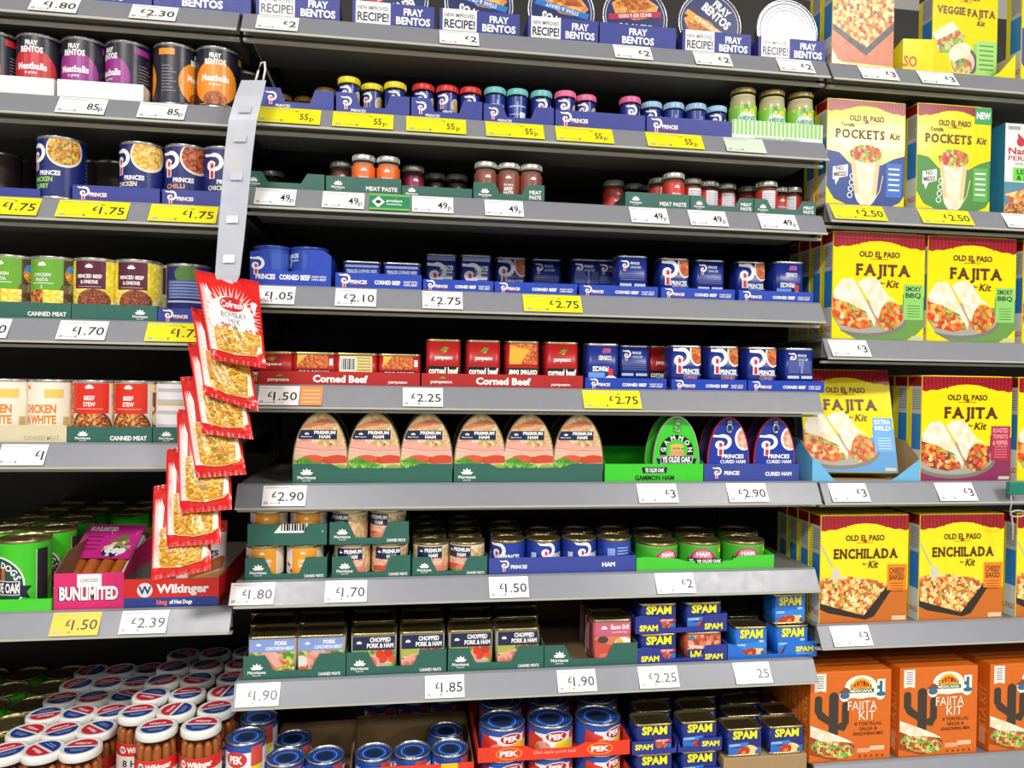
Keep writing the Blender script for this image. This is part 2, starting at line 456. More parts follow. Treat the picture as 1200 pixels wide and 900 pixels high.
INK = M('17172a', .35)
def meatballs(bowl, ball):
    def f(A):
        m = M(bowl, .35)
        for o in (0, .5, -.5):
            A.ell(.5 + o, .40, .165, .36, m, 28)
            A.rect(.5 + o - .12, 0.0, .5 + o + .12, .06, CREAM)
            A.ell(.5 + o, .14, .085, .13, FOOD('ball' + bowl, ball, 260))
            A.text('FRAY', .5 + o, .84, .075, WHITE, .085, bold=.045); A.text('BENTOS', .5 + o, .74, .085, WHITE, .15, bold=.045)
            A.text('Meatballs', .5 + o, .48, .1, WHITE, .2, bold=.035); A.text('in gravy', .5 + o, .38, .04, WHITE)
        for i in range(9): A.rect(.72, .62 - i * .05, .78 + .02 * (i % 3), .63 - i * .05, M('9a9aa0'))
        A.rect(.69, .8, .81, .9, M(bowl, .35))
    return f
can('meatball_red', .0715, .102, INK, meatballs('c8242c', ['c83a20', 'e0642a', 'a82a18']), seed=2)
can('meatball_purple', .0715, .102, INK, meatballs('9a2a8c', ['d0482a', 'e8743a', 'b83418']), seed=3)
can('meatball_orange', .0715, .102, INK, meatballs('f0901c', ['a85018', 'c87020', '8a3a10']), seed=4)

def princes_meal(food, name, ncol):
    def f(A):
        A.ell(.635, .78, .125, .27, M('f0e4d0'), 28); A.ell(.635, .79, .112, .245, food, 28)
        A.swirl(.42, .46, .42)
        A.text('PRINCES', .535, .41, .068, WHITE, .15, bold=.04)
        ns = name.split(' ')
        for i, t in enumerate(ns): A.text(t, .475, .31 - .105 * i, .07, M(ncol), .024 * len(t), bold=.03, al='L' if 0 else 'C')
        A.ell(.44, .1, .016, .05, WHITE)
        for i in range(8): A.rect(.80, .7 - i * .06, .9, .715 - i * .06, M('8aa0d8'))
    return f
can('meal_curry', .0715, .102, NAVY, princes_meal(F_CURRY, 'CHICKEN CURRY', 'a8e04a'))
can('meal_korma', .0715, .102, NAVY, princes_meal(F_KORMA, 'CHICKEN KORMA', 'f2ead0'))
can('meal_chilli', .0715, .102, NAVY, princes_meal(F_CHILLI, 'CHILLI', 'f0a070'))
def backpanel(A):
    A.rect(.30, .05, .315, .95, M('c8d0e0')); A.ell(.5, .82, .09, .15, M('58803a')); A.rect(.35, .42, .62, .72, M('4a5c9a')); A.rect(.34, .35, .7, .38, M('c8d0e0'))
    for i in range(6): A.rect(.36, .68 - .05 * i, .6, .69 - .05 * i, M('b8c4e0'))
can('meal_back', .0715, .102, NAVY, backpanel)
can('shade_toned_can', .0715, .102, M('5c5048', .45), None)  # unprinted back-row can; the shade back there is put into its brown

def green_meal(A):
    A.rect(.3, .36, .56, .95, M('6aa832')); A.rect(.56, 0, .72, 1, M('4a3a28')); A.ell(.64, .72, .07, .16, F_CURRY); A.ell(.63, .80, .05, .07, M('3a86c8'))
    A.blobs(.57, .0, .71, .55, [M('8a7a5a'), M('c0b090'), M('6a5a3a')], 14, .06, False)
    A.rect(.3, .05, .44, .46, F_STEW); A.rect(.43, .05, .56, .46, F_MASH)
    A.tree(.42, .78, .14, word=False); A.text('CHICKEN', .42, .70, .05, WHITE, .12); A.text('PASTA', .42, .62, .05, WHITE, .09); A.rect(.34, .56, .5, .57, WHITE); A.text('2', .42, .51, .05, WHITE)
can('pasta_meal', .0715, .102, M('b8b49a'), green_meal)
def mince_meal(A):
    A.rect(.3, 0, .76, 1, F_MASH); A.ell(.5, .3, .12, .2, F_MINCE); A.poly([(.52, .05), (.76, .5), (.76, .56), (.49, .02)], M('e6e2da')); A.poly([(.56, 0), (.76, .44), (.76, 0)], M('c8c4b4'))
    A.rect(.36, .5, .58, .96, M('5a1f36')); A.tree(.47, .78, .13, word=False); A.text('MINCED BEEF', .47, .70, .055, WHITE, .17, bold=.035); A.text('& ONIONS', .47, .61, .055, WHITE, .12, bold=.035); A.rect(.39, .53, .55, .54, M('c8a0b0'))
can('mince_meal', .0715, .102, M('d0ccb8'), mince_meal)
def chicken_sauce(A):
    c = M('e8862e'); A.rect(.54, .7, .66, .84, M('e8c868')); A.rect(.2, .02, .24, .96, M('d8a8b8'))
    A.text('CHICKEN', .49, .53, .125, c, .25, bold=.04); A.text('IN WHITE', .49, .36, .125, c, .25, bold=.04); A.text('SAUCE', .46, .19, .125, c, .2, bold=.04); A.tree(.4, .78, .14, c, False); A.rect(.66, .14, .7, .4, M('c8b070'))
can('white_sauce_can', .0715, .102, M('f0e8d6', .45), chicken_sauce)
def hot_stew(A):
    A.rect(.2, 0, .36, 1, F_STEW); A.ell(.5, .2, .15, .33, M('4a4640'), 26); A.ell(.5, .2, .135, .29, F_STEW, 26); A.rect(.66, .0, .8, 1, M('8a4a20')); A.blobs(.66, 0, .8, 1, [M('d8a060'), M('6a2a12'), M('e8d8a0')], 20, .06, False)
    A.rect(.36, .46, .62, .97, M('d8321c')); A.tree(.49, .8, .14, word=False); A.text('BEEF', .49, .71, .065, WHITE, .07, bold=.03); A.text('STEW', .49, .61, .065, WHITE, .08, bold=.03); A.rect(.4, .53, .58, .54, M('f0b0a0'))
can('beef_stew_can', .0715, .102, M('dcd4cc'), hot_stew)
def stew_back(A):
    for i in range(3): A.rect(.36, .82 - i * .18, .62, .88 - i * .18, M('c8c4cc'))
    A.rect(.36, .6, .62, .64, M('e0c070')); A.rect(.36, .05, .62, .3, M('d8c8e0'))
can('stew_back', .0715, .102, M('f2eef4'), stew_back)

def hotdogs(A):
    A.ell(.42, .36, .17, .40, WHITE, 30); A.ell(.42, .36, .16, .375, M('1f4a44'), 30); A.rect(.37, .2, .40, .62, M('c8643a')); A.rect(.43, .2, .46, .62, M('c8643a')); A.rect(.37, .2, .46, .24, F_SAUS)
    A.arc('HOT DOGS', .42, .36, .285, .085, WHITE, 155, 22, .03)
    A.rect(.24, .22, .56, .42, WHITE); A.rect(.245, .23, .555, .41, M('14183a')); A.text('YE OLDE OAK', .42, .32, .13, WHITE, .29, bold=.04)
    A.poly([(.56, .2), (.62, .16), (.6, .26), (.63, .34), (.56, .36)], M('14183a')); A.text('JUMBO', .42, .1, .09, M('e8d83a'), .12, bold=.04)
    A.rect(.66, .04, .74, .86, M('24282a')); A.rect(.655, .04, .66, .86, M('d8e8d0'))
can('hotdog_can', .0755, .112, M('3fc424', .32), hotdogs, lid=GOLD, rim=GOLD)
can('hotdog_can_dim', .0755, .112, M('3fc424', .32), None, lid=GOLD, rim=GOLD)

def prem_can(sh):
    def f(A):
        A.rect(.2, 0, .8, .8, F_BREAD); A.ell(.5 + sh, .42, .17, .22, F_HAM, 22); A.ell(.44 + sh, .2, .13, .13, M('d8553c')); A.ell(.55 + sh, .2, .1, .11, M('e88a72')); A.ell(.42 + sh, .06, .1, .1, F_LETTUCE)
        A.rect(.36 + sh, .52, .60 + sh, .88, M('17224e')); A.tree(.405 + sh, .66, .13, word=False); A.text('PREMIUM', .515 + sh, .77, .11, WHITE, .155, bold=.045); A.text('HAM', .515 + sh, .61, .11, WHITE, .08, bold=.045)
    return f
can('ham_can_a', .0625, .056, M('e6d2b8'), prem_can(0), lid=GOLD, rim=GOLD, seed=5)
can('ham_can_b', .0625, .056, M('e6d2b8'), prem_can(-.1), lid=GOLD, rim=GOLD, seed=6)
def chick_can(A):
    A.rect(.3, 0, .40, 1, M('e6d8d8')); A.blobs(.32, 0, .4, .5, [M('8a4a3a'), M('f0e8e0')], 8, .1, False); A.rect(.40, .12, .62, .93, M('eda02a')); A.tree(.5, .66, .16, word=False); A.text('CHICKEN', .52, .52, .09, WHITE, .12, bold=.03); A.text('IN JELLY', .52, .38, .09, WHITE, .11, bold=.03); A.rect(.62, 0, .72, 1, M('e8d8c0'))
can('chicken_can', .0625, .056, M('e0d4c8'), chick_can, lid=GOLD, rim=GOLD)
def princes_small(sh, plain=False):
    def f(A):
        if plain:
            A.rect(.36, .1, .64, .9, M('2c47a8')); A.rect(.4, .2, .47, .7, M('8aa4e0'))
            for i in range(6): A.rect(.49, .7 - .09 * i, .61, .73 - .09 * i, M('a8b8e8'))
            return
        A.swirl(.44 + sh, .26, .66); A.text('PRINCES', .58 + sh, .5, .14, WHITE, .16, bold=.04); A.text('HAM', .555 + sh, .28, .14, WHITE, .09, bold=.04); A.rect(.30 + sh, .1, .35 + sh, .6, M('c8d0e0'))
    return f
PB = M('1c3a9e', .32)
can('princes_ham_a', .063, .058, PB, princes_small(-.07), lid=GOLD, rim=GOLD)
can('princes_ham_b', .063, .058, PB, princes_small(.06), lid=GOLD, rim=GOLD)
can('princes_ham_c', .063, .058, PB, princes_small(0, True), lid=GOLD, rim=GOLD)
def oak_ham(sh):
    def f(A):
        A.ell(.5 + sh, .36, .1, .40, M('c8286a'), 26); A.ell(.5 + sh, .42, .075, .30, M('e87aa0'), 22); A.text('HAM', .5 + sh, .56, .15, WHITE, .1, bold=.04); A.rect(.38 + sh, .14, .62 + sh, .4, M('1a2430')); A.text('YE OLDE OAK', .5 + sh, .27, .15, WHITE, .22, bold=.04)
        A.circ(.66 + sh, .68, .11, M('f2e022')); A.circ(.645 + sh, .71, .018, BLACK); A.circ(.675 + sh, .71, .018, BLACK)
        A.rect(.3, .82, .7, .9, M('6fae50'))
    return f
OAKG = M('44b030', .4)
can('oak_can_a', .078, .048, OAKG, oak_ham(.04), lid=GOLD, rim=GOLD)
can('oak_can_b', .078, .048, OAKG, oak_ham(-.03), lid=GOLD, rim=GOLD)

PEKB = M('1d4fae', .3)
def pek_lid(A):
    A.ring(.5, .5, .40, .46, 0, 360, PEKB, 28); A.circ(.5, .5, .40, PEKB, 28); A.ring(.5, .5, .29, .305, 0, 360, M('a8c0f0'), 28); A.circ(.5, .5, .22, M('20304a', .4), 24)
    A.arc('PORK LUNCHEON', .5, .5, .34, .05, M('d8e4ff'), 250, 290)
def pek_a(A):
    A.rect(0, .72, 1, 1, PEKB); A.rect(.36, .0, .7, .75, M('e8e6ea')); A.poly([(.28, .0), (.3, .78), (.42, .6), (.44, 0)], M('d83a2e')); A.ell(.42, .24, .06, .26, F_ROAST)
    A.rect(.51, .0, .66, .5, M('e6d42a')); A.ell(.52, .66, .085, .19, WHITE); A.ell(.52, .66, .078, .165, M('b82a24')); A.text('PEK', .52, .66, .17, WHITE, .11, bold=.05); A.ell(.66, .62, .035, .16, M('d83a2e')); A.rect(.7, .1, .76, .66, M('c8d0e8'))
def pek_b(A):
    A.rect(0, .74, 1, 1, PEKB); A.rect(.3, .05, .76, .8, M('eceaf0')); A.ell(.43, .66, .09, .17, M('c8342a')); A.text('PEK', .43, .66, .15, WHITE, .11, bold=.05); A.poly([(.55, .9), (.66, .9), (.66, .5), (.605, .36), (.55, .5)], M('d84a3a')); A.poly([(.555, .5), (.655, .5), (.655, .4), (.605, .28), (.555, .4)], M('e0d83a')); A.text('PORK', .43, .36, .13, M('1a2a4a'), .12, bold=.03); A.text('LOAF', .43, .18, .08, M('c86a5a'), .08)
can('pek_large', .083, .0535, PEKB, pek_a, lid=DKSTEEL, rim=SILVER, lidart=pek_lid)
can('pek_small', .066, .080, PEKB, pek_b, lid=DKSTEEL, rim=SILVER, lidart=pek_lid)

# ------------------------------------------------------------------ rectangular tins
def rrect(w, d, r, n=4):
    P = []
    for cx, cy, a0 in ((w / 2 - r, d / 2 - r, 0), (-w / 2 + r, d / 2 - r, 90), (-w / 2 + r, -d / 2 + r, 180), (w / 2 - r, -d / 2 + r, 270)):
        for i in range(n + 1):
            a = radians(a0 + 90 * i / n); P.append((cx + r * cos(a), cy + r * sin(a)))
    return P
def tin(kind, w, d, h, base, artf, name, taper=1.0, rim=SILVER, lid=None, seed=1, side=None, flat=False, r=.009):
    DIM[kind] = (w, d, h)
    def make():
        root = empty(name); b = B()
        def ring(z, k, inset=0.0): return [(x, y, z) for x, y in rrect(w * k - 2 * inset, d * k - 2 * inset, r)]
        b.hull_rings([ring(.003, 1), ring(h - .004, taper)], base); 
        if side: 
            A = Art(d - .004, h, seed); side(A); b.art(A, lambda u, v, o: (-w / 2 * (1 - (1 - taper) * v / h) - o, -u, v), rectclip(d - .012, h - .008))
        if artf:
            A = Art(w, h, seed); artf(A); b.art(A, lambda u, v, o: (u * (1 - (1 - taper) * v / h), -d / 2 * (1 - (1 - taper) * v / h) - o, v), [(-w / 2 + .003, .004), (w / 2 - .003, .004), (w / 2 - .003, h - .005), (-w / 2 + .003, h - .005)])
        b.hull_rings([ring(0, 1, -.0002), ring(.0035, 1, -.0006)], rim)
        b.build('tin_body', root)
        b = B(); b.hull_rings([ring(h - .0045, taper, -.0008), ring(h - .001, taper, -.0008), ring(h, taper, .0006), ring(h - .0006, taper, .002), ring(h - .0035, taper, .003), ring(h - .0036, taper, .006), ring(h - .0028, taper, .008), ring(h - .0036, taper, .010)], [rim] * 5 + [LIDPANEL] * 5)
        b.build('lid', root)
        return root
    KINDS[kind] = make
LIDPANEL = M('6e6042', .35, .8)
def cb_front(pic, bandtop=False):
    def f(A):
        if bandtop: A.rect(0, .84, 1, 1, M('a8bce8')); A.rect(.5, .42, .86, .5, WHITE); A.text('PRINCES', .68, .68, .1, WHITE, .42, bold=.04); A.swirl(.3, .2, .6); [A.rect(.52, .56 - i * .1, .86, .6 - i * .1, M('d8e0f0')) for i in range(4)]; A.rect(.52, .12, .8, .2, LOGORED); return
        A.ell(.84, .84, .25, .30, CREAM, 24); A.ell(.86, .85, .22, .27, pic, 24); A.swirl(.26, .37, .58); A.text('PRINCES', .64, .42, .1, WHITE, .52, bold=.04); A.text('CORNED', .62, .29, .07, M('e08a90'), .44); A.text('BEEF', .52, .17, .07, M('e08a90'), .26); A.rect(.4, .34, .95, .36, M('7ab0e8'))
    return f
def cb_back(v=0):
    def f(A):
        A.swirl(.22, .64, .24); A.text('PRINCES', .56, .82, .055, WHITE, .3); A.text('CORNED BEEF', .58, .73, .05, M('c8d0e8'), .36)
        for i in range(4): A.rect(.1, .58 - .045 * i, .88, .592 - .045 * i, M('7a8ac0'))
        A.rect(.08, .30, .46, .36, M('c8d0e0')); A.rect(.54, .30, .9, .36, M('c8d0e0'))
        if v:
            A.rect(.1, .42, .44, .72, M('4a5a9a')); A.rect(.52, .42, .6, .74, M('7a8ac0')); A.rect(.66, .42, .88, .7, M('4a5a9a'))
        for i in range(4): A.rect(.1, .22 - .05 * i, .9, .232 - .05 * i, M('6a7ab4'))
    return f
def cb_flip(A):
    A.rect(0, .24, .55, .36, M('6a9ae0')); A.text('PRINCES', .42, .44, .1, WHITE, .5, flip=True, bold=.04); A.text('CORNED', .55, .68, .09, WHITE, .4, flip=True, bold=.03); A.text('BEEF', .6, .84, .09, M('e05a8a'), .26, flip=True, bold=.03); A.rect(.66, .0, .8, .45, LOGORED); A.ring(.74, .1, .1, .2, 0, 360, WHITE)
CB = M('1b2f86', .33)
W_CB, H_CB = .0605, .082
tin('beef_tin_logo', W_CB, .046, H_CB, CB, cb_front(F_CORNED), 'corned_beef_tin', .95)
tin('beef_tin_band', W_CB, .046, H_CB, CB, cb_front(None, True), 'corned_beef_tin', .95)
tin('beef_tin_back', W_CB, .046, H_CB, CB, cb_back(0), 'corned_beef_tin', .95)
tin('beef_tin_table', W_CB, .046, H_CB, CB, cb_back(1), 'corned_beef_tin', .95)
tin('beef_tin_flip', W_CB, .046, H_CB, CB, cb_flip, 'corned_beef_tin', .95)
tin('beef_tin_low', .066, .05, .052, CB, lambda A: [A.rect(.06, .78, .94, .86, M('8a9ad0')), A.text('PRINCES CORNED BEEF', .5, .66, .1, M('c8d4f0'), .8), A.rect(.1, .3, .9, .5, M('2c47a8'))], 'corned_beef_tin', .97)
def princes_round(A):
    A.rect(.35, .2, .65, .9, M('2c4aa8')); A.swirl(.3, .3, .5); A.text('PRINCES', .4, .76, .1, WHITE, .12, bold=.03); A.rect(.34, .62, .46, .66, M('a8b8e0')); A.rect(.5, .2, .64, .8, M('3a58b8')); A.rect(.3, .12, .7, .17, M('c8d0e8'))
can('beef_can_round', .064, .066, CB, princes_round, name='corned_beef_tin', lid=SILVER, rim=M('3a58b8', .3, .5))
CR = M('b01a1c', .35)
def pamp(A, flip=False):
    if flip:
        A.rect(.12, .52, .82, .98, F_CORNED); A.poly([(.12, .6), (.4, .98), (.12, .98)], M('e8c04a')); A.rect(.1, .22, .9, .46, BLACK); A.text('corned beef', .5, .34, .17, WHITE, .72, flip=True, bold=.035); A.rect(.85, .6, .93, .8, WHITE); A.rect(.5, .05, .7, .12, M('7aa83a'))
    else:
        A.rect(.08, .0, .92, .24, F_CORNED); A.poly([(.5, 0), (.92, .24), (.92, 0)], M('e8c04a')); A.rect(.06, .24, .94, .43, BLACK); A.text('corned beef', .5, .34, .13, WHITE, .84, bold=.04); A.text('with natural juices', .56, .26, .035, M('d8c8a0'), .6); A.text('pampeano', .5, .62, .085, WHITE, .5, bold=.03); A.poly([(.38, .74), (.52, .84), (.66, .82), (.54, .76)], M('5a9a2a')); A.poly([(.46, .72), (.6, .78), (.56, .72)], M('e0a02a'))
tin('pamp_tall', .062, .05, .083, CR, pamp, 'corned_beef_tin', .95, GOLD)
tin('pamp_tall_flip', .062, .05, .083, CR, lambda A: [A.rect(.1, .5, .92, .98, F_CORNED), A.poly([(.1, .5), (.4, .5), (.7, .8), (.1, .9)], M('e8b03a')), A.rect(.05, .2, .95, .42, BLACK), A.text('corned beef', .5, .31, .13, WHITE, .84, flip=True, bold=.04), A.text('pampeano', .5, .1, .07, WHITE, .5, flip=True)], 'corned_beef_tin', .95, GOLD)
tin('pamp_low', .074, .05, .056, CR, lambda A: pamp(A), 'corned_beef_tin', .97, GOLD)
tin('pamp_low_flip', .074, .05, .056, CR, lambda A: pamp(A, True), 'corned_beef_tin', .97, GOLD)
def pamp_back(A):
    A.rect(.12, .3, .88, .9, M('e0d08a')); A.rect(.14, .44, .5, .86, WHITE)
    for i in range(9): A.rect(.17 + i * .034, .48, .185 + i * .034 + .006 * (i % 3), .82, BLACK)
    for i in range(5): A.rect(.54, .82 - i * .09, .84, .85 - i * .09, M('a08a4a'))
tin('pamp_low_back', .074, .05, .056, CR, pamp_back, 'corned_beef_tin', .97, GOLD)

def luncheon(A):
    A.rect(0, 0, 1, .7, M('c8c0a8')); A.rect(0, 0, 1, .62, F_SALAD); A.ell(.45, .42, .28, .24, F_ROAST, 20); A.ell(.1, .36, .12, .16, M('d8d8d0')); A.poly([(.3, .6), (.5, .66), (.72, .28), (.58, .24)], M('e0a898')); A.ell(.12, .12, .16, .14, M('d85a2a')); A.ell(.36, .1, .2, .12, F_LETTUCE)
    A.rect(0, .62, 1, .94, M('7f9ad6')); A.tree(.22, .72, .13, word=False); A.text('PORK', .68, .83, .09, WHITE, .26, bold=.04); A.text('LUNCHEON MEAT', .66, .71, .075, WHITE, .58, bold=.03)
def chopped(A):
    A.rect(0, 0, 1, .68, F_SALAD); A.rect(.0, .4, .4, .6, M('a8b048')); A.ell(.3, .2, .34, .24, M('e8a49a'), 24, rot=.4); A.ell(.3, .21, .29, .19, F_ROAST, 24, rot=.4); A.circ(.64, .48, .1, M('d8321c')); A.circ(.82, .5, .1, M('c82818')); A.circ(.9, .36, .08, M('e04a2a')); A.circ(.72, .36, .09, M('d83a22')); A.rect(.62, .05, .86, .26, M('b8b4a0'))
    A.rect(0, .58, 1, .92, M('16224c')); A.tree(.18, .68, .14, word=False); A.text('CHOPPED', .64, .83, .1, WHITE, .46, bold=.045); A.text('PORK & HAM', .64, .69, .1, WHITE, .58, bold=.045)
tin('luncheon_tin', .0795, .062, .071, M('c6b8a0'), luncheon, 'luncheon_meat_tin', 1, GOLD)
tin('chopped_tin', .0775, .06, .071, M('b8ac98'), chopped, 'luncheon_meat_tin', 1, GOLD)
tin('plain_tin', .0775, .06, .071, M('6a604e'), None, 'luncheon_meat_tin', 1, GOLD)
def bacon(A):
    A.rect(0, 0, 1, .62, M('d87a62')); A.poly([(0, .1), (.3, 0), (.6, .14), (.5, .42), (.2, .5), (0, .58)], M('c85038')); A.ell(.4, .16, .26, .1, M('d8745c')); A.ell(.78, .44, .24, .16, M('efeae4')); A.ell(.68, .46, .1, .12, M('e8b848')); A.ell(.25, .55, .14, .08, M('4a3a34'))
    A.rect(0, .66, 1, .98, M('c8607e')); A.tree(.28, .72, .15, word=False); A.text('Bacon Grill', .68, .83, .1, WHITE, .46, bold=.03); A.text('succulent & tasty', .68, .72, .045, M('f0c8d0'), .4)
def bacon_side(A): A.rect(.0, 0, .2, 1, M('d8d0cc')); A.rect(.2, .1, 1, .9, M('8a3a4a')); A.rect(.3, .2, .5, .8, M('c8a8a8'))
tin('bacon_tin', .072, .062, .081, M('b85a68'), bacon, 'luncheon_meat_tin', 1, GOLD, side=bacon_side)
SPAMB = M('1a2c7c', .3); SPAML = M('1f6fd0', .3); SPY = M('f5ee1e', .35)
def spam(pic, band, light=False):
    def f(A):
        A.rect(0, 0, 1, 1, SPAML if light else SPAMB)
        A.rect(0, .0, 1, .22 if light else .3, M('2a70c8')); A.ell(.6, .12, .3, .28, pic, 22)
        if light: A.poly([(0, .42), (1, .52), (1, .3), (0, .24)], M('2a86e0')); A.text('CHOPPED', .2, .4, .06, WHITE, .26); A.text('NEW', .8, .52, .07, WHITE, .14, bold=.03); A.rect(0, 0, 1, .08, M('d0b088')); A.ell(.55, .14, .42, .16, pic, 22)
        elif band: A.poly([(.5, .44), (1, .44), (1, .34), (.5, .36)], M('d82838')); A.text('LESS SALT', .72, .4, .06, WHITE, .32, bold=.03)
        else: A.poly([(0, .45), (.6, .5), (.6, .38), (0, .3)], M('3a80d8')); A.text('CHOPPED', .22, .41, .05, WHITE, .3)
        for o, c in ((.012, M('101a3c')), (0, SPY)):
            A.text('SPAM', .5 + o, .76 - o * 1.5, .26, c, .68, bold=.085)
        A.circ(.86, .14, .09, M('3a6a9a'))
    return f
F_SP = FOOD('spampic', ['c0563a', 'd87a58', 'a84028', 'e8a080'], 150)
tin('spam_red', .070, .048, .0525, SPAMB, spam(F_SP, True), 'luncheon_meat_tin', 1, GOLD)
tin('spam_blue', .070, .048, .0525, SPAMB, spam(F_NACHO, False), 'luncheon_meat_tin', 1, GOLD)
tin('spam_light', .0655, .048, .0575, SPAML, spam(F_NACHO, False, True), 'luncheon_meat_tin', 1, GOLD)
tin('spam_flip', .070, .048, .0525, M('b8583a'), lambda A: [A.rect(0, .3, 1, 1, F_SP), A.circ(.16, .8, .1, M('4a7a9a')), A.poly([(.1, .56), (.6, .5), (.6, .4), (.1, .46)], M('e8c8b8')), A.rect(.04, 0, .7, .4, SPAMB), A.text('SPAM', .38, .2, .26, SPY, .5, flip=True, bold=.08)], 'luncheon_meat_tin', 1, GOLD)
tin('spam_dim', .070, .048, .0525, SPAMB, None, 'luncheon_meat_tin', 1, GOLD)

# ------------------------------------------------------------------ dome-shaped ham tins standing on edge
def dome(w, h, n=26):
    zc = h * .28; P = [(-w * .455, 0), (w * .455, 0)]
    for i in range(4): t = (i + 1) / 4; P.append((w * (.455 + .045 * sin(t * pi / 2)), zc * t))
    for i in range(1, n):
        a = pi * i / n; q = sin(a); P.append((w / 2 * cos(a), zc + (h - zc) * q))
    for i in range(4): t = 1 - i / 4; P.append((-w * (.455 + .045 * sin(t * pi / 2)), zc * t))
    return P
def lifted(f, k=.85):
    def g(A):
        n = len(A.items); f(A)
        A.items = [(L, m, [(u, (1 - k) * A.H + v * k) for u, v in p]) for L, m, p in A.items]
        A.items.insert(0, (0, M('d8c8a0'), [(-A.W / 2, 0), (A.W / 2, 0), (A.W / 2, A.H * .2), (-A.W / 2, A.H * .2)]))
    return g
def hamtin(kind, w, d, h, face, artf, side, rim, pull, seed=1):
    DIM[kind] = (w, d, h)
    def make():
        root = empty('ham_tin'); O = dome(w, h)
        def sc(k): return [(x * k, h * .45 + (z - h * .45) * k) for x, z in O]
        b = B(); b.prism([(x * .97, .0015 + z * .975) for x, z in O], -d / 2 + .004, d / 2 - .004, side, smooth=True); b.build('tin_body', root)
        b = B()
        for y in (-d / 2, d / 2 - .004): b = B(); b.prism(O, y, y + .004, rim, smooth=True); b.build('rim', root)
        b = B(); I = sc(.955); b.prism(I, -d / 2 - .0006, -d / 2 + .001, face)
        A = Art(w, h, seed); artf(A); b.art(A, lambda u, v, o: (u, -d / 2 - .0006 - o, v), [p for p in sc(.945)])
        fo = b.build('face', root)
        if pull: b = B(); ring_pull(b, 0, h * .86, -d / 2 - .0012, h * .085, SILVER); b.build('ring_pull', fo)
        return root
    KINDS[kind] = make
def prem_face(A):
    A.rect(0, .62, 1, 1, F_BREAD); A.poly([(.1, .72), (.2, .8), (.62, .9), (.8, .82), (.5, .78)], M('c87850')); A.poly([(.1, .66), (.4, .68), (.66, .84), (.6, .76), (.3, .62)], M('e8a490'))
    A.rect(0, .36, 1, .62, F_HAM); A.rect(.42, .42, 1, .62, F_BREAD); A.blobs(.45, .42, .95, .62, [M('6a4a2a'), M('a88a58')], 12, .014, False)
    A.poly([(0, .3), (1, .34), (1, .46), (.6, .42), (.3, .52), (0, .5)], M('e6a898')); A.poly([(0, .3), (1, .3), (1, .38), (.4, .36), (0, .42)], M('eebcae')); A.stroke([(.02, .42), (.5, .36), (.98, .37)], .012, M('c87e6a')); A.stroke([(.02, .36), (.5, .32), (.98, .33)], .01, M('d08c78'))
    A.poly([(0, .2), (.2, .22), (.5, .26), (1, .26), (1, .16), (0, .12)], M('c8402c')); A.ell(.36, .23, .2, .06, M('d85a40')); A.ell(.8, .22, .22, .07, M('d04a30')); A.rect(0, 0, 1, .12, M('d8c8a0')); A.ell(.2, .12, .2, .12, F_LETTUCE); A.ell(.45, .08, .22, .09, F_LETTUCE); A.ell(.85, .07, .16, .06, M('8ab048'))
    A.rect(.1, .55, .79, .705, M('18284e')); A.tree(.25, .6, .07, word=False); A.text('Morrisons', .25, .595, .02, WHITE, .2); A.text('PREMIUM', .57, .665, .05, WHITE, .38, bold=.045); A.text('HAM', .57, .595, .05, WHITE, .2, bold=.045)
hamtin('premium_ham', .0925, .075, .120, M('d8c09a', .35), lifted(prem_face), M('4a4a40', .35, .3), GOLD, False)
OG = M('3ecb2e', .35)
def gammon(A):
    A.circ(.5, .42, .27, BLACK, 30); A.circ(.5, .44, .175, OG, 26); A.arc('GAMMON', .5, .43, .215, .07, WHITE, 176, 4, .03)
    A.ell(.5, .5, .15, .045, M('e0b060')); A.ell(.5, .46, .16, .02, F_LETTUCE); A.ell(.5, .43, .16, .025, M('e0a080')); A.ell(.5, .385, .17, .035, M('d89a50'))
    A.rect(.16, .22, .84, .35, WHITE); A.rect(.17, .225, .83, .345, M('14183a')); A.text('YE OLDE OAK', .5, .285, .085, WHITE, .62, bold=.045); A.poly([(.16, .2), (.08, .12), (.1, .22), (.06, .3), (.16, .3)], M('14183a')); A.poly([(.84, .2), (.92, .12), (.9, .22), (.94, .3), (.84, .3)], M('14183a')); A.ell(.5, .1, .22, .06, M('e8c8a0'))
hamtin('gammon_ham', .0885, .048, .119, OG, lifted(gammon, .93), OG, M('c8d8c0', .3, .6), True)
def cured(A):
    A.ell(.86, .6, .22, .22, WHITE, 24); A.ell(.88, .6, .19, .19, F_HAM, 24); A.swirl(.3, .28, .40); A.text('PRINCES', .60, .27, .07, WHITE, .52, bold=.04); A.text('CURED HAM', .6, .17, .06, WHITE, .6, bold=.03)
hamtin('cured_ham', .0815, .048, .118, M('1f37a0', .33), lifted(cured, .84), M('3a2a6a', .35, .2), M('b8283c', .35), True)

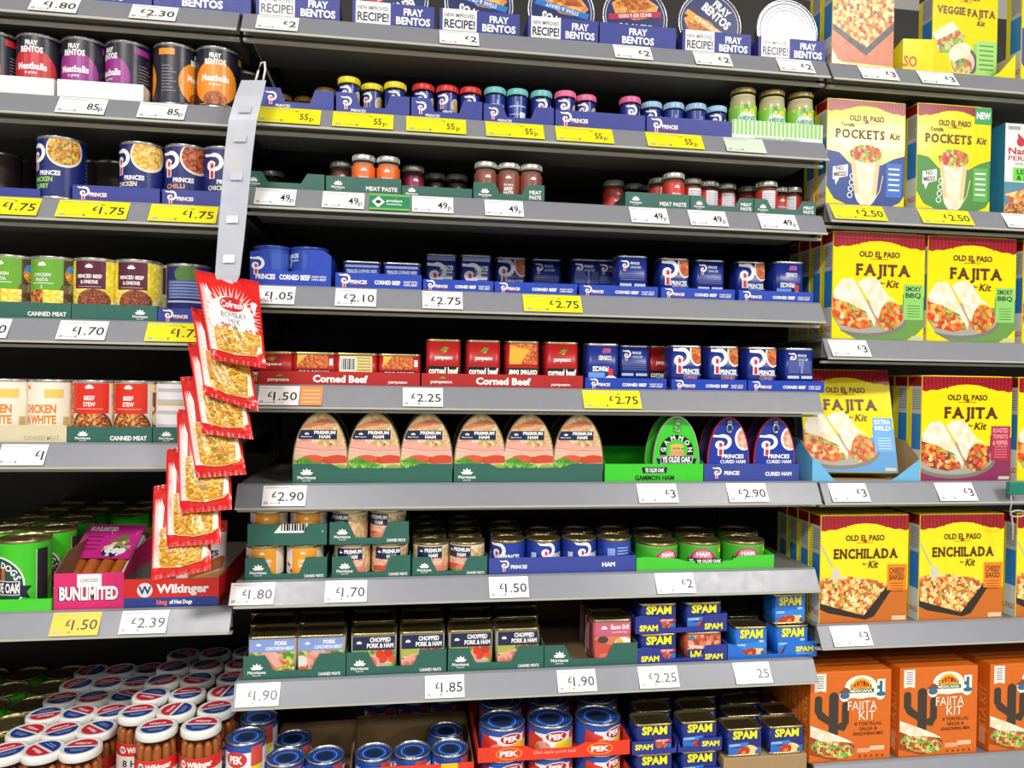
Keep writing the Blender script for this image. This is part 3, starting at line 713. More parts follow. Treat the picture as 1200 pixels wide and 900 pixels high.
# ------------------------------------------------------------------ jars
def jar(kind, name, d, h, content, lidmat, lidh, artf=None, base=None, lo=.1, hi=.7, neck=.82, seed=1, lidtext=None, fill=.86):
    DIM[kind] = (d, d, h)
    def make():
        r = d / 2; root = empty(name); hs = h - lidh
        b = B(); b.lathe([(0, .001), (r - .003, 0), (r, .004), (r, hs * .78), (r * .96, hs * .86), (r * neck, hs * .97), (r * neck, hs)], GLASS, 26); b.build('glass', root)
        b = B(); q = r - .0016; b.lathe([(0, .003), (q - .003, .003), (q, .006), (q, hs * .77), (q * .95, hs * fill), (0, hs * fill)], content, 24); b.build('contents', root)
        if artf:
            b = B(); b.lathe([(r + .0003, h * lo), (r + .0003, h * hi)], base, 30, a0=-15 * 2 * pi / 40, a1=15 * 2 * pi / 40)
            A = Art(pi * d, h * (hi - lo), seed); artf(A); b.art(A, lambda u, v, o: cyl(r + .0003)(u, v + h * lo, o), rectclip(d * 2.2, h * (hi - lo)), du=r * 2 * pi / 40); b.build('label', root)
        b = B(); R = r * neck + .0022
        b.lathe([(R * .98, hs - .0005), (R, hs + .0006), (R, h - .0016), (R * .96, h - .0002), (R * .9, h), (R * .86, h - .0008), (0, h - .0008)], lidmat, 28)
        for k in range(14):
            a = 2 * pi * k / 14; b.box(R * sin(a) - .0004, R * sin(a) + .0004, -R * cos(a) - .0005, -R * cos(a) + .0005, hs + .001, h - .002, lidmat)
        if lidtext: A = Art(pi * d, lidh, 1); A.text(lidtext, .5, .5, .45, WHITE if lidtext != '55p' else BLACK, .3, bold=.02); b.art(A, lambda u, v, o: cyl(R)(u, hs + v, o), du=r * 2 * pi / 40)
        b.build('lid', root)
        return root
    KINDS[kind] = make
def spread(A):
    A.ell(.665, .55, .09, .28, CREAM); A.ell(.67, .55, .08, .25, F_BREAD); A.swirl(.42, .40, .56); A.text('PRINCES', .52, .28, .1, WHITE, .16, bold=.03); A.rect(.4, .06, .6, .1, M('8a9ad8'))
def spread_back(A):
    A.rect(.36, .6, .64, .66, M('a8b8e0')); A.rect(.36, .3, .64, .34, M('a8b8e0')); A.rect(.49, .1, .51, .8, M('a8b8e0')); A.rect(.54, .1, .64, .4, M('e0e4f0'))
for nm, c in (('gold', 'c09032'), ('yellow', 'e6d41c'), ('red', 'd02a2e'), ('teal', '6fbfc0'), ('pink', 'e06a9a'), ('sky', '9ac4e4')):
    jar('spread_' + nm, 'paste_jar', .0355, .066, M('20307c'), M(c, .35), .0105, spread, M('1c2f8c', .3), .08, .78, .95, fill=.8)
    jar('spread_back_' + nm, 'paste_jar', .0355, .066, M('20307c'), M(c, .35), .0105, spread_back, M('1c2f8c', .3), .08, .78, .95, fill=.8)
def mpaste(c):
    def f(A): A.tree(.5, .66, .26, word=False); A.text('Morrisons', .5, .52, .1, WHITE, .13); A.text('BEEF', .5, .34, .14, WHITE, .12, bold=.03); A.text('PASTE', .5, .16, .14, WHITE, .14, bold=.03)
    return f
def mside(c):
    def f(A): A.rect(.40, 0, .6, 1, M('eceaf0')); [A.rect(.42, .85 - i * .1, .58, .88 - i * .1, M('9a9aa8')) for i in range(8)]
    return f
SILV = M('c8c8c0', .3, .6)
for nm, c, k in (('orange', 'f0702a', 'd8946a'), ('brown', '8a4a3a', '9a6a58'), ('magenta', 'a02a5a', '7a4a48'), ('red', 'd03a30', 'a85838'), ('dark', '4a3230', '5a403a')):  # the last pair is for rear jars, with their shade mixed into both colours
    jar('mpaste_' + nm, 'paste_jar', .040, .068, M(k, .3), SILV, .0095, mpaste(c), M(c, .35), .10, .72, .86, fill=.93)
jar('mpaste_side', 'paste_jar', .040, .068, M('a85838', .3), SILV, .0095, mside(0), M('d03a30', .35), .10, .72, .86, fill=.93)
def heinz(A):
    A.rect(.3, 0, .7, 1, M('8acc4a')); A.ell(.5, .45, .13, .36, M('cfeee4'), 22); A.text('HEINZ', .5, .56, .13, M('1f7a6a'), .2, bold=.035); A.text('SANDWICH', .5, .38, .07, M('1f7a6a'), .18); A.text('SPREAD', .5, .27, .07, M('1f7a6a'), .14); A.blobs(.3, .78, .7, 1, [M('5a9a2a'), M('e8d84a')], 10, .08, False)
jar('heinz_jar', 'sandwich_spread_jar', .050, .098, M('d8cfa0', .4), M('b8a468', .35, .5), .0085, heinz, M('8acc4a', .35), .08, .66, .84, fill=.95)

SAUSAGE = M('b4632a', .3, 0, .12, 90); BRINE = M('8a4420', .3)
LIDW = M('e9e9e4', .35); WRED = M('d8283a', .4); WBLUE = M('24408e', .4)
def wik_label(A):
    A.rect(0, .70, 1, 1, RED); A.circ(.40, .85, .09, WHITE); A.text('W', .40, .85, .1, M('1a2a5a'), bold=.03); A.text('Wikinger', .54, .85, .13, WHITE, .2, bold=.05); A.text('8 Hot', .5, .52, .16, M('22264a'), .2, bold=.02); A.text('Dogs', .5, .32, .16, M('22264a'), .18, bold=.02); A.ell(.4, .16, .1, .1, F_SAUS); A.rect(0, 0, 1, .08, WBLUE)
def wjar(kind, d, h):
    DIM[kind] = (d, d, h)
    def make():
        r = d / 2; hs = h - .013; root = empty('sausage_jar')
        b = B(); b.lathe([(0, .001), (r - .004, 0), (r, .005), (r, hs * .86), (r * .97, hs * .93), (r * .9, hs)], GLASS, 28); b.build('glass', root)
        b = B(); b.lathe([(0, .004), (r * .72, .004), (r * .72, hs * .84), (0, hs * .84)], BRINE, 14)
        for k in range(11):
            a = 2 * pi * k / 11 + .2; R = r * .78; q = r * .2
            b.tube([(R * sin(a) * .98, -R * cos(a) * .98, z) for z in (.006, .009, .016, h * .5, hs * .86, hs * .905, hs * .925)], [q * .3, q * .7, q, q, q, q * .7, q * .25], SAUSAGE, 8)
        b.build('sausages', root)
        b = B(); b.lathe([(r + .0004, h * .12), (r + .0004, h * .66)], M('ece6dc', .4), 30, a0=-15 * 2 * pi / 40, a1=15 * 2 * pi / 40)
        A = Art(pi * d, h * .54); wik_label(A); b.art(A, lambda u, v, o: cyl(r + .0004)(u, v + h * .12, o), rectclip(d * 2.1, h * .54), du=r * 2 * pi / 40); b.build('label', root)
        b = B(); R = r * .985
        b.lathe([(R * .97, hs - .001), (R, hs), (R, h - .004), (R * .96, h - .001), (R * .86, h), (R * .80, h - .0012), (0, h - .0012)], LIDW, 32); lo = b.build('lid', root)
        b = B(); A = Art(d, d); q = R / d * .76
        P = [(.5 + q * cos(2 * pi * i / 32), .5 + q * sin(2 * pi * i / 32)) for i in range(32)]
        def cut(y0, y1): return [((x - .5) * d, y * d) for x, y in P]
        for y0, y1, m in ((.0, .46, WBLUE), (.46, .53, M('e4e4ea')), (.53, 1, WRED)):
            pp = clip_half(clip_half(cut(0, 0), 0, 1, y1 * d), 0, -1, -y0 * d); A.add([pp], m)
        A.text('Wikinger', .5, .66, .1, WHITE, .42, bold=.03); A.rect(.3, .34, .7, .36, M('b8c4e8')); A.rect(.34, .27, .66, .29, M('b8c4e8'))
        b.art(A, lambda u, v, o: (u, v - d / 2, h - .0012 + o)); b.build('lid_sticker', lo)
        return root
    KINDS[kind] = make
wjar('wik_jar', .065, .128)

# ------------------------------------------------------------------ pie tins, upright discs
def pie(kind, d, artf, base, seed=1):
    DIM[kind] = (d, .035, d)
    def make():
        r = d / 2; root = empty('pie_tin'); t = .032
        def disc(prof, mat, name, par, art=None):
            b = B(); b.lathe(prof, mat, 40)
            if art: art(b)
            b.v = [(x, -z + t / 2, y + r) for x, y, z in b.v]    # stand it up, lid to the front
            b.f = [f[::-1] for f in b.f]
            return b.build(name, par)
        disc([(0, .001), (r * .84, 0), (r * .86, .002), (r * .95, t - .005), (r - .001, t - .004), (r, t - .002), (r - .0008, t), (r * .955, t - .0008), (r * .95, t - .0024)], SILVER, 'pie_dish', root)
        def art(b):
            A = Art(d, d, seed); artf(A)
            b.art(A, lambda u, v, o: (u, v - r, t - .0024 + o), [(r * .95 * cos(2 * pi * i / 36), r + r * .95 * sin(2 * pi * i / 36)) for i in range(36)])
        disc([(r * .95, t - .0024), (0, t - .0024)], base, 'lid', root, art)
        return root
    KINDS[kind] = make
PASTRY = FOOD('pastry', ['d88a34', 'e0a04a', 'c87426', 'ecb868'], 120); PNAVY = M('1c2a66', .35)
def pie_face(rot, ribbon, flav):
    def f(A):
        def R(x, y): a = radians(rot); return (.5 + (x - .5) * cos(a) - (y - .5) * sin(a), .5 + (x - .5) * sin(a) + (y - .5) * cos(a))
        A.ring(.5, .5, .445, .455, 0, 360, M('d8dcf0'), 36)
        p = [R(.14, .30), R(.2, .46), R(.5, .54), R(.8, .46), R(.86, .30), R(.6, .14), R(.4, .14)]; A.poly(p, PASTRY); A.poly([R(.2, .3), R(.5, .4), R(.8, .3), R(.6, .2), R(.4, .2)], FOOD('crust', ['b85e20', 'd08030', 'a04a18'], 160))
        x, y = R(.5, .82); A.text('FRAY', x, y, .11, WHITE, .3, rot=rot, bold=.05); x, y = R(.5, .67); A.text('BENTOS', x, y, .13, WHITE, .5, rot=rot, bold=.05)
        A.poly([R(.1, .46), R(.9, .56), R(.9, .47), R(.1, .37)], M(ribbon)); x, y = R(.5, .465); A.text(flav, x, y, .055, WHITE, .5, rot=rot + 7, bold=.02)
    return f
pie('pie_steak', .123, pie_face(160, '2a78c8', 'STEAK & GRAVY'), PNAVY)
pie('pie_mince', .123, pie_face(180, 'b82040', 'MINCED BEEF & ONION'), PNAVY)
pie('pie_slant', .123, pie_face(-38, 'e8a83a', 'CHICKEN'), PNAVY)
pie('pie_upside', .123, pie_face(200, 'c82a2a', 'STEAK & KIDNEY'), PNAVY)
def pie_bottom(A):
    for r0, r1 in ((.42, .445), (.37, .385), (.32, .335), (.27, .28)): A.ring(.5, .5, r0, r1, 0, 360, M('6a6c74', .3, .7), 36)
    A.circ(.5, .5, .25, M('c8c8c4', .22, .6), 36)
pie('pie_base', .123, pie_bottom, M('b8bcc4', .25, .85))
# ------------------------------------------------------------------ cartons
def carton(kind, w, d, h, base, artf, left=None, right=None, top=None, seed=1):
    DIM[kind] = (w, d, h)
    def make():
        root = empty('meal_kit_box'); b = B(); b.box(-w / 2, w / 2, -d / 2, d / 2, 0, h, base, .0012)
        A = Art(w, h, seed); artf(A); b.art(A, lambda u, v, o: (u, -d / 2 - o, v), [(-w / 2 + .0008, .0008), (w / 2 - .0008, .0008), (w / 2 - .0008, h - .0008), (-w / 2 + .0008, h - .0008)])
        for side, f in ((-1, left), (1, right or left)):
            if f: A = Art(d, h, seed); f(A); b.art(A, lambda u, v, o: (side * (w / 2 + o), -u * (1 if side < 0 else -1), v), rectclip(d - .002, h - .0016))
        b.build('carton', root)
        b = B(); b.box(-w / 2 + .001, w / 2 - .001, -d / 2 + .001, d / 2 - .004, h, h + .0007, top or base)
        b.box(-w / 2 + .02, w / 2 - .02, -d / 2 + .001, -d / 2 + .012, h + .0007, h + .0012, top or base); b.build('top_flap', root)
        return root
    KINDS[kind] = make
def oep_head(A, logo=.80, hump=True, roofy=.865):
    y = roofy
    A.poly([(0, y), (.04, y - .012), (.1, y + .004), (.17, y + .002), (.22, y + .016), (.3, y + .034), (.38, y + .052), (.5, y + .06), (.62, y + .052), (.7, y + .034), (.78, y + .016), (.83, y + .002), (.9, y + .004), (.96, y - .012), (1, y), (1, 1), (0, 1)], ROOF)
    for i in range(24):
        x = (i + .5) / 24; lo = y + (.062 if .38 < x < .62 else .045 if .28 < x < .72 else .018)
        A.poly([(x, lo), (x + .012, lo), (x + .012 + (x - .5) * .02, 1), (x + (x - .5) * .02, 1)], ROOFD)
    for k in range(3): A.rect(0, y + .07 + k * .03, 1, y + .073 + k * .03, ROOFD)
    A.text('OLD EL PASO', .5, logo, .05, BROWN, .44, bold=.03); A.rect(.4, logo - .047, .6, logo - .043, M('a03a20')); A.ring(.5, logo - .047, 0, .022, 0, 180, M('b8301c'), 10)
def wrap(A, pts, filling, fill_pts):
    A.poly(fill_pts, filling); A.poly(pts, F_TORT)
def oep_fajita(panel, ptxt, pcol, bottom, food, corners=True, fg='2a3a20'):
    def f(A):
        A.rect(0, 0, 1, 1, OEPY); A.poly([(.0, 0), (1, 0), (1, .42), (.76, .44), (.76, .34), (0, .3)], M(bottom))
        A.ell(.36, .2, .46, .17, M('7a7a72'), 30); A.ell(.36, .215, .43, .15, M('a8a498'), 30)
        A.poly([(0, .42), (.1, .36), (.3, .3), (.44, .2), (.45, .13), (.3, .1), (.12, .13), (0, .2)], food); A.ell(.62, .23, .15, .13, food, 18, rot=.5)
        A.blobs(.02, .12, .42, .36, [M('e8542a'), M('f2a83a'), M('8ab83a'), M('c83a2a'), M('f0d090')], 26, .02); A.blobs(.5, .12, .74, .34, [M('e8542a'), M('f2a83a'), M('8ab83a'), M('d03a2a')], 18, .02)
        A.poly([(.02, .38), (.02, .46), (.1, .56), (.2, .575), (.25, .54), (.38, .34), (.47, .2), (.46, .12), (.43, .18), (.32, .28), (.16, .35)], F_TORT)
        A.poly([(.27, .53), (.33, .57), (.44, .59), (.5, .55), (.6, .42), (.72, .36), (.6, .38), (.53, .3), (.5, .2), (.46, .24), (.4, .36)], F_TORT)
        A.stroke([(.25, .54), (.38, .34), (.47, .19)], .006, M('c8a878')); A.poly([(.27, .3), (.38, .24), (.42, .2), (.36, .27)], M('5a8a2a'))
        if corners: A.poly([(0, 0), (.28, 0), (.1, .08), (0, .22)], OEPY); A.poly([(1, 0), (.78, 0), (.9, .05), (1, .14)], OEPY)
        A.rect(.77, .2, .985, .53, M(panel))
        for i, t in enumerate(ptxt): A.text(t, .875, .49 - .06 * i, .042, M(pcol), .17, bold=.03)
        for i in range(5): A.rect(.81, .33 - .025 * i, .95, .335 - .025 * i, M(pcol))
        A.rect(.86, .02, .98, .05, M('c8c8b0'))
        oep_head(A); A.slab('FAJITA', .54, .655, .10, BROWN, .58)
        A.text('Kit', .65, .53, .065, BROWN, .13, shear=.25); A.text('for', .54, .535, .02, BROWN, .05)
    return f
def oep_side(A):
    A.rect(0, 0, 1, 1, OEPY); A.rect(0, .9, 1, 1, ROOFD); A.rect(.3, .64, .98, .9, M('b8bcc0')); A.rect(.3, .30, .98, .64, M('2f7fc8')); A.rect(.3, .0, .98, .3, M('d0d4d8'))
    for i in range(9): A.rect(.34, .86 - .022 * i, .92, .868 - .022 * i, M('6a6a70'))
    A.text('EL PASO', .5, .1, .05, M('b83a1c'), .9)
BW, BH = .190, .203
carton('kit_smoky', BW, .038, BH, OEPY, oep_fajita('8fcf6a', ['SMOKY', 'BBQ'], '1f3a2a', '6a9a48', F_FAJITA), oep_side)
carton('kit_tomato', .194, .038, BH, OEPY, oep_fajita('b02a4a', ['ROASTED', 'TOMATO', '& PEPPER'], 'e8a0a8', '8a3058', F_CHICKEN, False), oep_side)
carton('kit_mild', .180, .038, BH, OEPY, oep_fajita('6aa8e0', ['EXTRA', 'MILD'], 'e8f0f8', '5a98d0', F_FAJITA, False), oep_side)
def enchilada(A):
    A.rect(0, 0, 1, 1, OEPY); A.poly([(0, 0), (1, 0), (1, .3), (.72, .36), (.3, .34), (0, .3)], M('c86a1c'))
    A.poly([(-.05, .16), (.1, .1), (.52, .03), (.62, .06), (.82, .31), (.8, .37), (.5, .13), (.0, .24)], M('2c211c')); A.poly([(-.02, .2), (.5, .07), (.77, .35), (.62, .40), (.3, .44), (0, .42)], F_CHEESE)
    A.blobs(0, .16, .7, .42, [M('f2e4b8'), M('e8a84a'), M('b8401e'), M('6a9a3a'), M('d86a2a'), M('f0cc80')], 60, .017)
    A.stroke([(.0, .74), (.14, .52)], .014, M('b8b4ac')); A.ell(.18, .46, .045, .06, M('d0ccc4'))
    A.rect(.76, .3, .985, .54, M('e8861c')); A.text('CHEESY', .872, .48, .05, M('6a2a10'), .18, bold=.03); A.text('BAKED', .872, .42, .05, M('6a2a10'), .17, bold=.03)
    for i in range(4): A.rect(.8, .36 - .025 * i, .94, .365 - .025 * i, M('6a2a10'))
    A.rect(.82, .02, .98, .06, M('d8c8a8')); oep_head(A, .79); A.slab('ENCHILADA', .51, .645, .085, BROWN, .72); A.text('Kit', .6, .545, .065, BROWN, .11, shear=.25); A.text('for', .5, .55, .02, BROWN, .05)
carton('kit_enchilada', .181, .038, .205, OEPY, enchilada, oep_side, top=M('d8c41c'))
def pockets(bottom, panel, glare=False):
    def f(A):
        A.rect(0, 0, 1, 1, OEPY); A.poly([(0, 0), (1, 0), (1, .5), (.84, .46), (.7, .4), (.3, .4), (.16, .5), (0, .52)], M(bottom)); A.poly([(0, 0), (.3, 0), (.1, .06), (0, .18)], OEPY); A.poly([(1, 0), (.8, 0), (.94, .05), (1, .12)], OEPY)
        A.ell(.5, .14, .14, .14, F_TORT, 24); A.poly([(.3, .46), (.68, .46), (.64, .12), (.36, .12)], M('e8c890')); A.poly([(.36, .44), (.62, .44), (.58, .1), (.42, .1)], F_TORT)
        A.ell(.5, .5, .21, .085, F_SALAD, 22); A.blobs(.32, .44, .7, .58, [M('d84a3a'), M('8ab83a'), M('e8c878'), M('b03a5a')], 18, .02)
        for i in range(4): A.ring(.33 - .01 * i, .28 - .06 * i, .02, .028, 0, 360, WHITE)
        A.stroke([(.72, .3), (.68, .15), (.6, .05)], .008, M('e8d8a0')); A.stroke([(.62, .24), (.56, .1), (.5, .02)], .008, M('e8d8a0'))
        A.poly([(.08, .24), (.27, .28), (.27, .39), (.08, .36)], WHITE); A.poly([(.1, .26), (.12, .19), (.17, .27)], WHITE); A.text('NO', .17, .35, .04, BROWN, .09, rot=6, bold=.03); A.text('MESS!', .175, .295, .04, BROWN, .16, rot=6, bold=.03)
        A.rect(.76, .1, .96, .42, M(panel)); [A.rect(.79, .36 - i * .05, .93, .375 - i * .05, WHITE) for i in range(5)]
        oep_head(A, .83, roofy=.89); A.text('Tortilla', .26, .765, .035, BROWN, .18, shear=.2); A.slab('POCKETS', .42, .68, .08, BROWN, .62, .03); A.text('Kit', .87, .68, .06, BROWN, .13, shear=.25)
    return f
carton('kit_pockets_blue', .160, .038, .198, OEPY, pockets('1f3f8a', '2f6ac8'), oep_side)
def pk_green(A): pockets('4a8a3a', '5aae4a')(A); A.rect(.77, .84, .995, .995, M('1f9a5a')); A.text('NEW', .885, .92, .06, WHITE, .19, bold=.04)
carton('kit_pockets_green', .157, .038, .202, OEPY, pk_green, oep_side)
def nandos(A):
    A.rect(0, 0, 1, 1, M('f0eeea')); A.rect(0, 0, 1, .36, M('5a8aa0')); A.poly([(0, .1), (.6, .34), (1, .3), (1, 0), (0, 0)], F_STEW); A.poly([(0, .22), (.4, .3), (.2, .1)], F_NACHO)
    A.ell(.26, .80, .07, .05, M('c02030')); A.poly([(.22, .8), (.2, .9), (.3, .84)], M('c02030')); A.text("Nando's", .36, .70, .07, M('b02a3a'), .6, bold=.03); A.text('PERI-PERI', .36, .62, .05, M('b02a3a'), .6, bold=.02); A.text('WRAP KIT', .36, .56, .03, GREY, .4); A.rect(.14, .37, .95, .52, M('6fd83a')); A.text('LEMON', .4, .475, .05, M('1f4a1a'), .4, bold=.03); A.text('& HERB', .4, .41, .05, M('1f4a1a'), .4, bold=.03); A.rect(.05, .93, .25, .97, M('a0a0a0'))
carton('kit_peri', .135, .038, .178, M('2a7a9a'), nandos, lambda A: A.rect(0, 0, 1, 1, M('2a86a8')))
def nachos(A):
    A.rect(0, 0, 1, 1, M('c86a3a')); A.poly([(.0, .36), (.55, .12), (1, .4), (1, .48), (.55, .2), (0, .46)], M('2c2420')); A.poly([(0, .42), (.55, .2), (1, .50), (1, 1.0), (0, 1.0)], F_CHEESE); A.blobs(0, .46, 1, 1, [M('f4e4b8'), M('e08a3a'), M('c04a24'), M('7aa03a'), M('f2c870')], 80, .02, False); A.poly([(0, 0), (.3, 0), (.1, .06), (0, .16)], OEPY); A.poly([(0, 0), (1, 0), (1, .03), (0, .04)], OEPY)
carton('kit_nachos', .126, .038, .186, OEPY, nachos, oep_side)
def veggie(A):
    A.rect(0, 0, 1, 1, OEPY); A.rect(.62, 0, 1, .42, M('8ad04a')); A.ell(.5, .22, .2, .16, M('4a4a4a'), 24); A.ell(.48, .22, .17, .135, M('e8c8b0'), 24); A.poly([(.02, .46), (.3, .6), (.5, .5), (.4, .3), (.1, .3)], F_SALAD); A.poly([(0, .5), (.3, .64), (.4, .56), (.06, .42)], F_TORT); A.ell(.42, .32, .18, .09, F_TORT, 20, rot=.5); A.ell(.48, .18, .14, .08, F_SALAD, 18)
    A.rect(.68, .06, .99, .46, M('a0dc6a')); [A.rect(.72, .4 - i * .05, .94, .415 - i * .05, M('4a8a2a')) for i in range(6)]
    oep_head(A, .90, roofy=.95); A.slab('VEGGIE', .28, .755, .075, BROWN, .42, .03); A.slab('FAJITA', .74, .745, .075, BROWN, .42, .03); A.text('Kit', .74, .64, .05, BROWN, .12, shear=.25)
carton('kit_veggie', .142, .040, .185, OEPY, veggie, oep_side)
ORANGE = M('d96a14', .4)
def cantina(A):
    A.rect(.05, .80, .19, .985, M('f0ece6')); A.poly([(.05, .80), (.12, .815), (.19, .80), (.19, .78), (.12, .795), (.05, .78)], M('f0ece6')); [A.rect(.08, .95 - i * .025, .16, .958 - i * .025, M('4a4a50')) for i in range(6)]
    W = M('f2f0e4'); Y = M('f4c21e')
    A.ell(.62, .82, .2, .13, W, 26); A.rect(.4, .70, .86, .80, W); A.circ(.42, .73, .065, W); A.circ(.86, .73, .06, W); A.rect(.82, .74, .92, .90, W)
    A.ring(.62, .8, 0.0, .125, 0, 180, Y, 20); A.ring(.62, .8, 0, .105, 10, 170, M('e8861c'), 16)
    for i, t in enumerate('CANTINA'): A.text(t, .50 + .04 * i, .83 + .03 * sin(pi * i / 6), .045, M('8a1f14'), .032, bold=.05)
    A.rect(.46, .755, .78, .80, M('1f6a4a')); A.text('MEXICANA', .62, .778, .028, W, .28, bold=.03)
    A.ell(.42, .77, .07, .022, M('7a4a3a')); A.ell(.43, .79, .035, .03, M('7a4a3a')); A.ell(.42, .73, .06, .035, M('3a6a8a')); A.rect(.85, .74, .885, .88, M('2a6a8a')); A.rect(.82, .79, .85, .83, M('2a6a8a')); A.ell(.87, .735, .06, .025, M('2a6a8a'))
    C = M('3c332a', .5); q = BH_C / BW_C
    A.rect(.23, .30, .345, .72, C); A.ell(.2875, .72, .0575, .0575 / q, C); A.rect(.055, .56, .145, .70, C); A.ell(.1, .7, .045, .04, C); A.poly([(.055, .57), (.145, .57), (.23, .50), (.23, .41), (.1, .49)], C); A.rect(.39, .42, .475, .63, C); A.ell(.4325, .63, .0425, .036, C); A.poly([(.345, .36), (.42, .34), (.475, .44), (.39, .44), (.345, .42)], C)
    A.text('FAJITA', .64, .615, .10, W, .36, bold=.0); A.text('KIT', .70, .505, .10, W, .2, bold=.0)
    for i, (t, w_) in enumerate((('8 TORTILLAS,', .34), ('SALSA &', .22), ('SEASONING MIX', .38))): A.text(t, .72, .41 - .055 * i, .035, M('5a2408'), w_, bold=.01)
    A.poly([(.0, .32), (.0, .1), (.3, .02), (.5, .08), (.56, .16), (.5, .22), (.2, .3)], M('a83a14')); A.ell(.28, .15, .27, .1, F_SALAD, 22, rot=-.2); A.blobs(.02, .06, .54, .26, [M('8a3a1a'), M('c8d86a'), M('e8d8a0'), M('b84a24')], 36, .016); A.poly([(.0, .42), (.0, .30), (.15, .24), (.4, .22), (.54, .2), (.45, .25), (.25, .33)], F_TORT)
    A.rect(.58, .09, .74, .14, M('e8a880')); A.rect(.74, .11, .92, .16, M('f0c0a0')); [A.circ(.62 + .07 * i, .05, .012, M('7a2e0c')) for i in range(5)]
def cantina_side(A): A.text('FAJITA KIT', .5, .4, .25 * .4, M('e89a5a'), None, rot=90); A.rect(.3, .06, .7, .26, M('f0a878'))
BW_C, BH_C = .166, .171
carton('kit_cantina', BW_C, .036, BH_C, ORANGE, cantina, cantina_side)

# ------------------------------------------------------------------ shelf-ready trays
FLAT = [(0, 1), (1, 1)]
TABS = [(0, 1), (.24, 1), (.31, .42), (.69, .42), (.76, 1), (1, 1)]
def tray(px0, px1, sh, h, prof, mat, artf, label, group, d=.13, dy=0.0, dz=0.0, side=None, back=None, seed=1, inside=None, lean=0.0, name='display_tray'):
    z = ZD[sh] + dz; Y = Y0 + dy
    x0, x1 = Xp(px0, Y, z + h * .5), Xp(px1, Y, z + h * .5); w = x1 - x0; cx = (x0 + x1) / 2; t = .0012
    hs = side if side is not None else h * .9; hb = back if back is not None else hs
    b = B(); ins = inside or mat
    b.box(-w / 2, w / 2, t, d - t, 0, t, ins)
    P = [(-w / 2, 0), (w / 2, 0)] + [(-w / 2 + p[0] * w, p[1] * h) for p in reversed(prof)]
    b.prism(P, 0, t, mat, ins)
    ph0, ph1 = prof[0][1] * h, prof[-1][1] * h
    for s, ph in ((-1, ph0), (1, ph1)):
        q = [(s * w / 2, t, 0), (s * w / 2, d, 0), (s * w / 2, d, hb), (s * w / 2, d * .25, hs), (s * w / 2, t, ph)]
        q2 = [(s * (w / 2 - t), y, zz) for _, y, zz in q]
        b.poly(q, mat); b.poly(q2, ins)
        for i in range(5): j = (i + 1) % 5; b.poly([q[i], q[j], q2[j], q2[i]], ins)
    b.box(-w / 2 + t, w / 2 - t, d - t, d, 0, hb, ins)
    if artf:
        A = Art(w, h, seed); artf(A); b.art(A, lambda u, v, o: (u, -o, v), rectclip(w, h), eps=4e-5)
    o = b.build(name); o.location = (cx, Y, z)
    return tag(o, numbered(label), 'tray', group)
def a_princes(x=.13, ptx=.3, sz=.8, extra=None, right=None):
    def f(A):
        k = A.H / A.W
        A.swirl(x, (1 - sz) / 2, sz); A.text('PRINCES', x + 1.05 * k * sz, .44, .26 * sz, WHITE, 1.2 * k * sz, bold=.04); A.rect(x + .5 * k * sz, .26, x + 1.55 * k * sz, .3, LOGORED)
        if extra: A.text(extra, .60, .45, .24, WHITE, .3, bold=.05); A.text('MADE WITH', .87, .52, .13, WHITE, .16, bold=.02); A.text('100% BEEF', .87, .34, .13, WHITE, .16, bold=.02)
        if right: A.text(right[0], right[1], .45, .3, WHITE, right[2], bold=.04)
    return f
def a_mor(right=None, x=.13, h=.6, y=.2, rx=.82, rw=.2, two=False):
    def f(A):
        A.tree(x, y, h)
        if right and two: A.text(right.split()[0], rx, .56, .2, WHITE, rw, bold=.03); A.text(right.split()[1], rx, .28, .2, WHITE, rw, bold=.03)
        elif right: A.text(right, rx, .34, .24, WHITE, rw, bold=.03)
    return f

# ------------------------------------------------------------------ shelving
def shelf(sh, label, front=True):
    x0, x1 = BAY[sh[0]]; zd, zr = ZD[sh], ZR.get(sh, ZD[sh] - RAIL * cos(TILT)); root = empty('shelf'); root.location = ((x0 + x1) / 2, YD, zd)
    w = (x1 - x0) / 2 - .001
    b = B(); b.box(-w, w, 0, DEPTH, -.004, 0, FRAMEGREY); b.box(-w, w, -.001, .001, -.034, -.0, FRAMEGREY); b.box(-w + .01, w - .01, .002, .13, -.032, -.004, M('5c5b54', .6)); b.build('deck', root)
    b = B(); fy, fz = YF - YD, zr - zd
    b.hull_rings([[(-w, -.002, .001), (w, -.002, .001), (w, .001, .002), (-w, .001, .002)], [(-w, -.0045, -.001), (w, -.0045, -.001), (w, -.002, -.003), (-w, -.002, -.003)], [(-w, fy, fz), (w, fy, fz), (w, fy + .002, fz - .001), (-w, fy + .002, fz - .001)]], RAILGREY, True, False)
    b.box(-w, w, fy - .001, fy + .002, fz - .002, fz + .0015, HEM); b.build('price_rail', root)
    b = B(); b.box(-w, w, -.004, .004, fz - .009, fz - .0045, HEM); b.build('front_hem', root)
    for s in (-1, 1):
        b = B(); x = s * (w - .02)
        q = [(x, .14, -.004), (x, DEPTH, -.004), (x, DEPTH, -.06), (x, DEPTH - .03, -.06), (x, .14, -.03)]
        b.hull_rings([[(p[0] - .002, p[1], p[2]) for p in q], [(p[0] + .002, p[1], p[2]) for p in q]], DARK, True, False); b.build('bracket', root)
    tag(root, label, 'shelf', 'gondola shelves'); return root
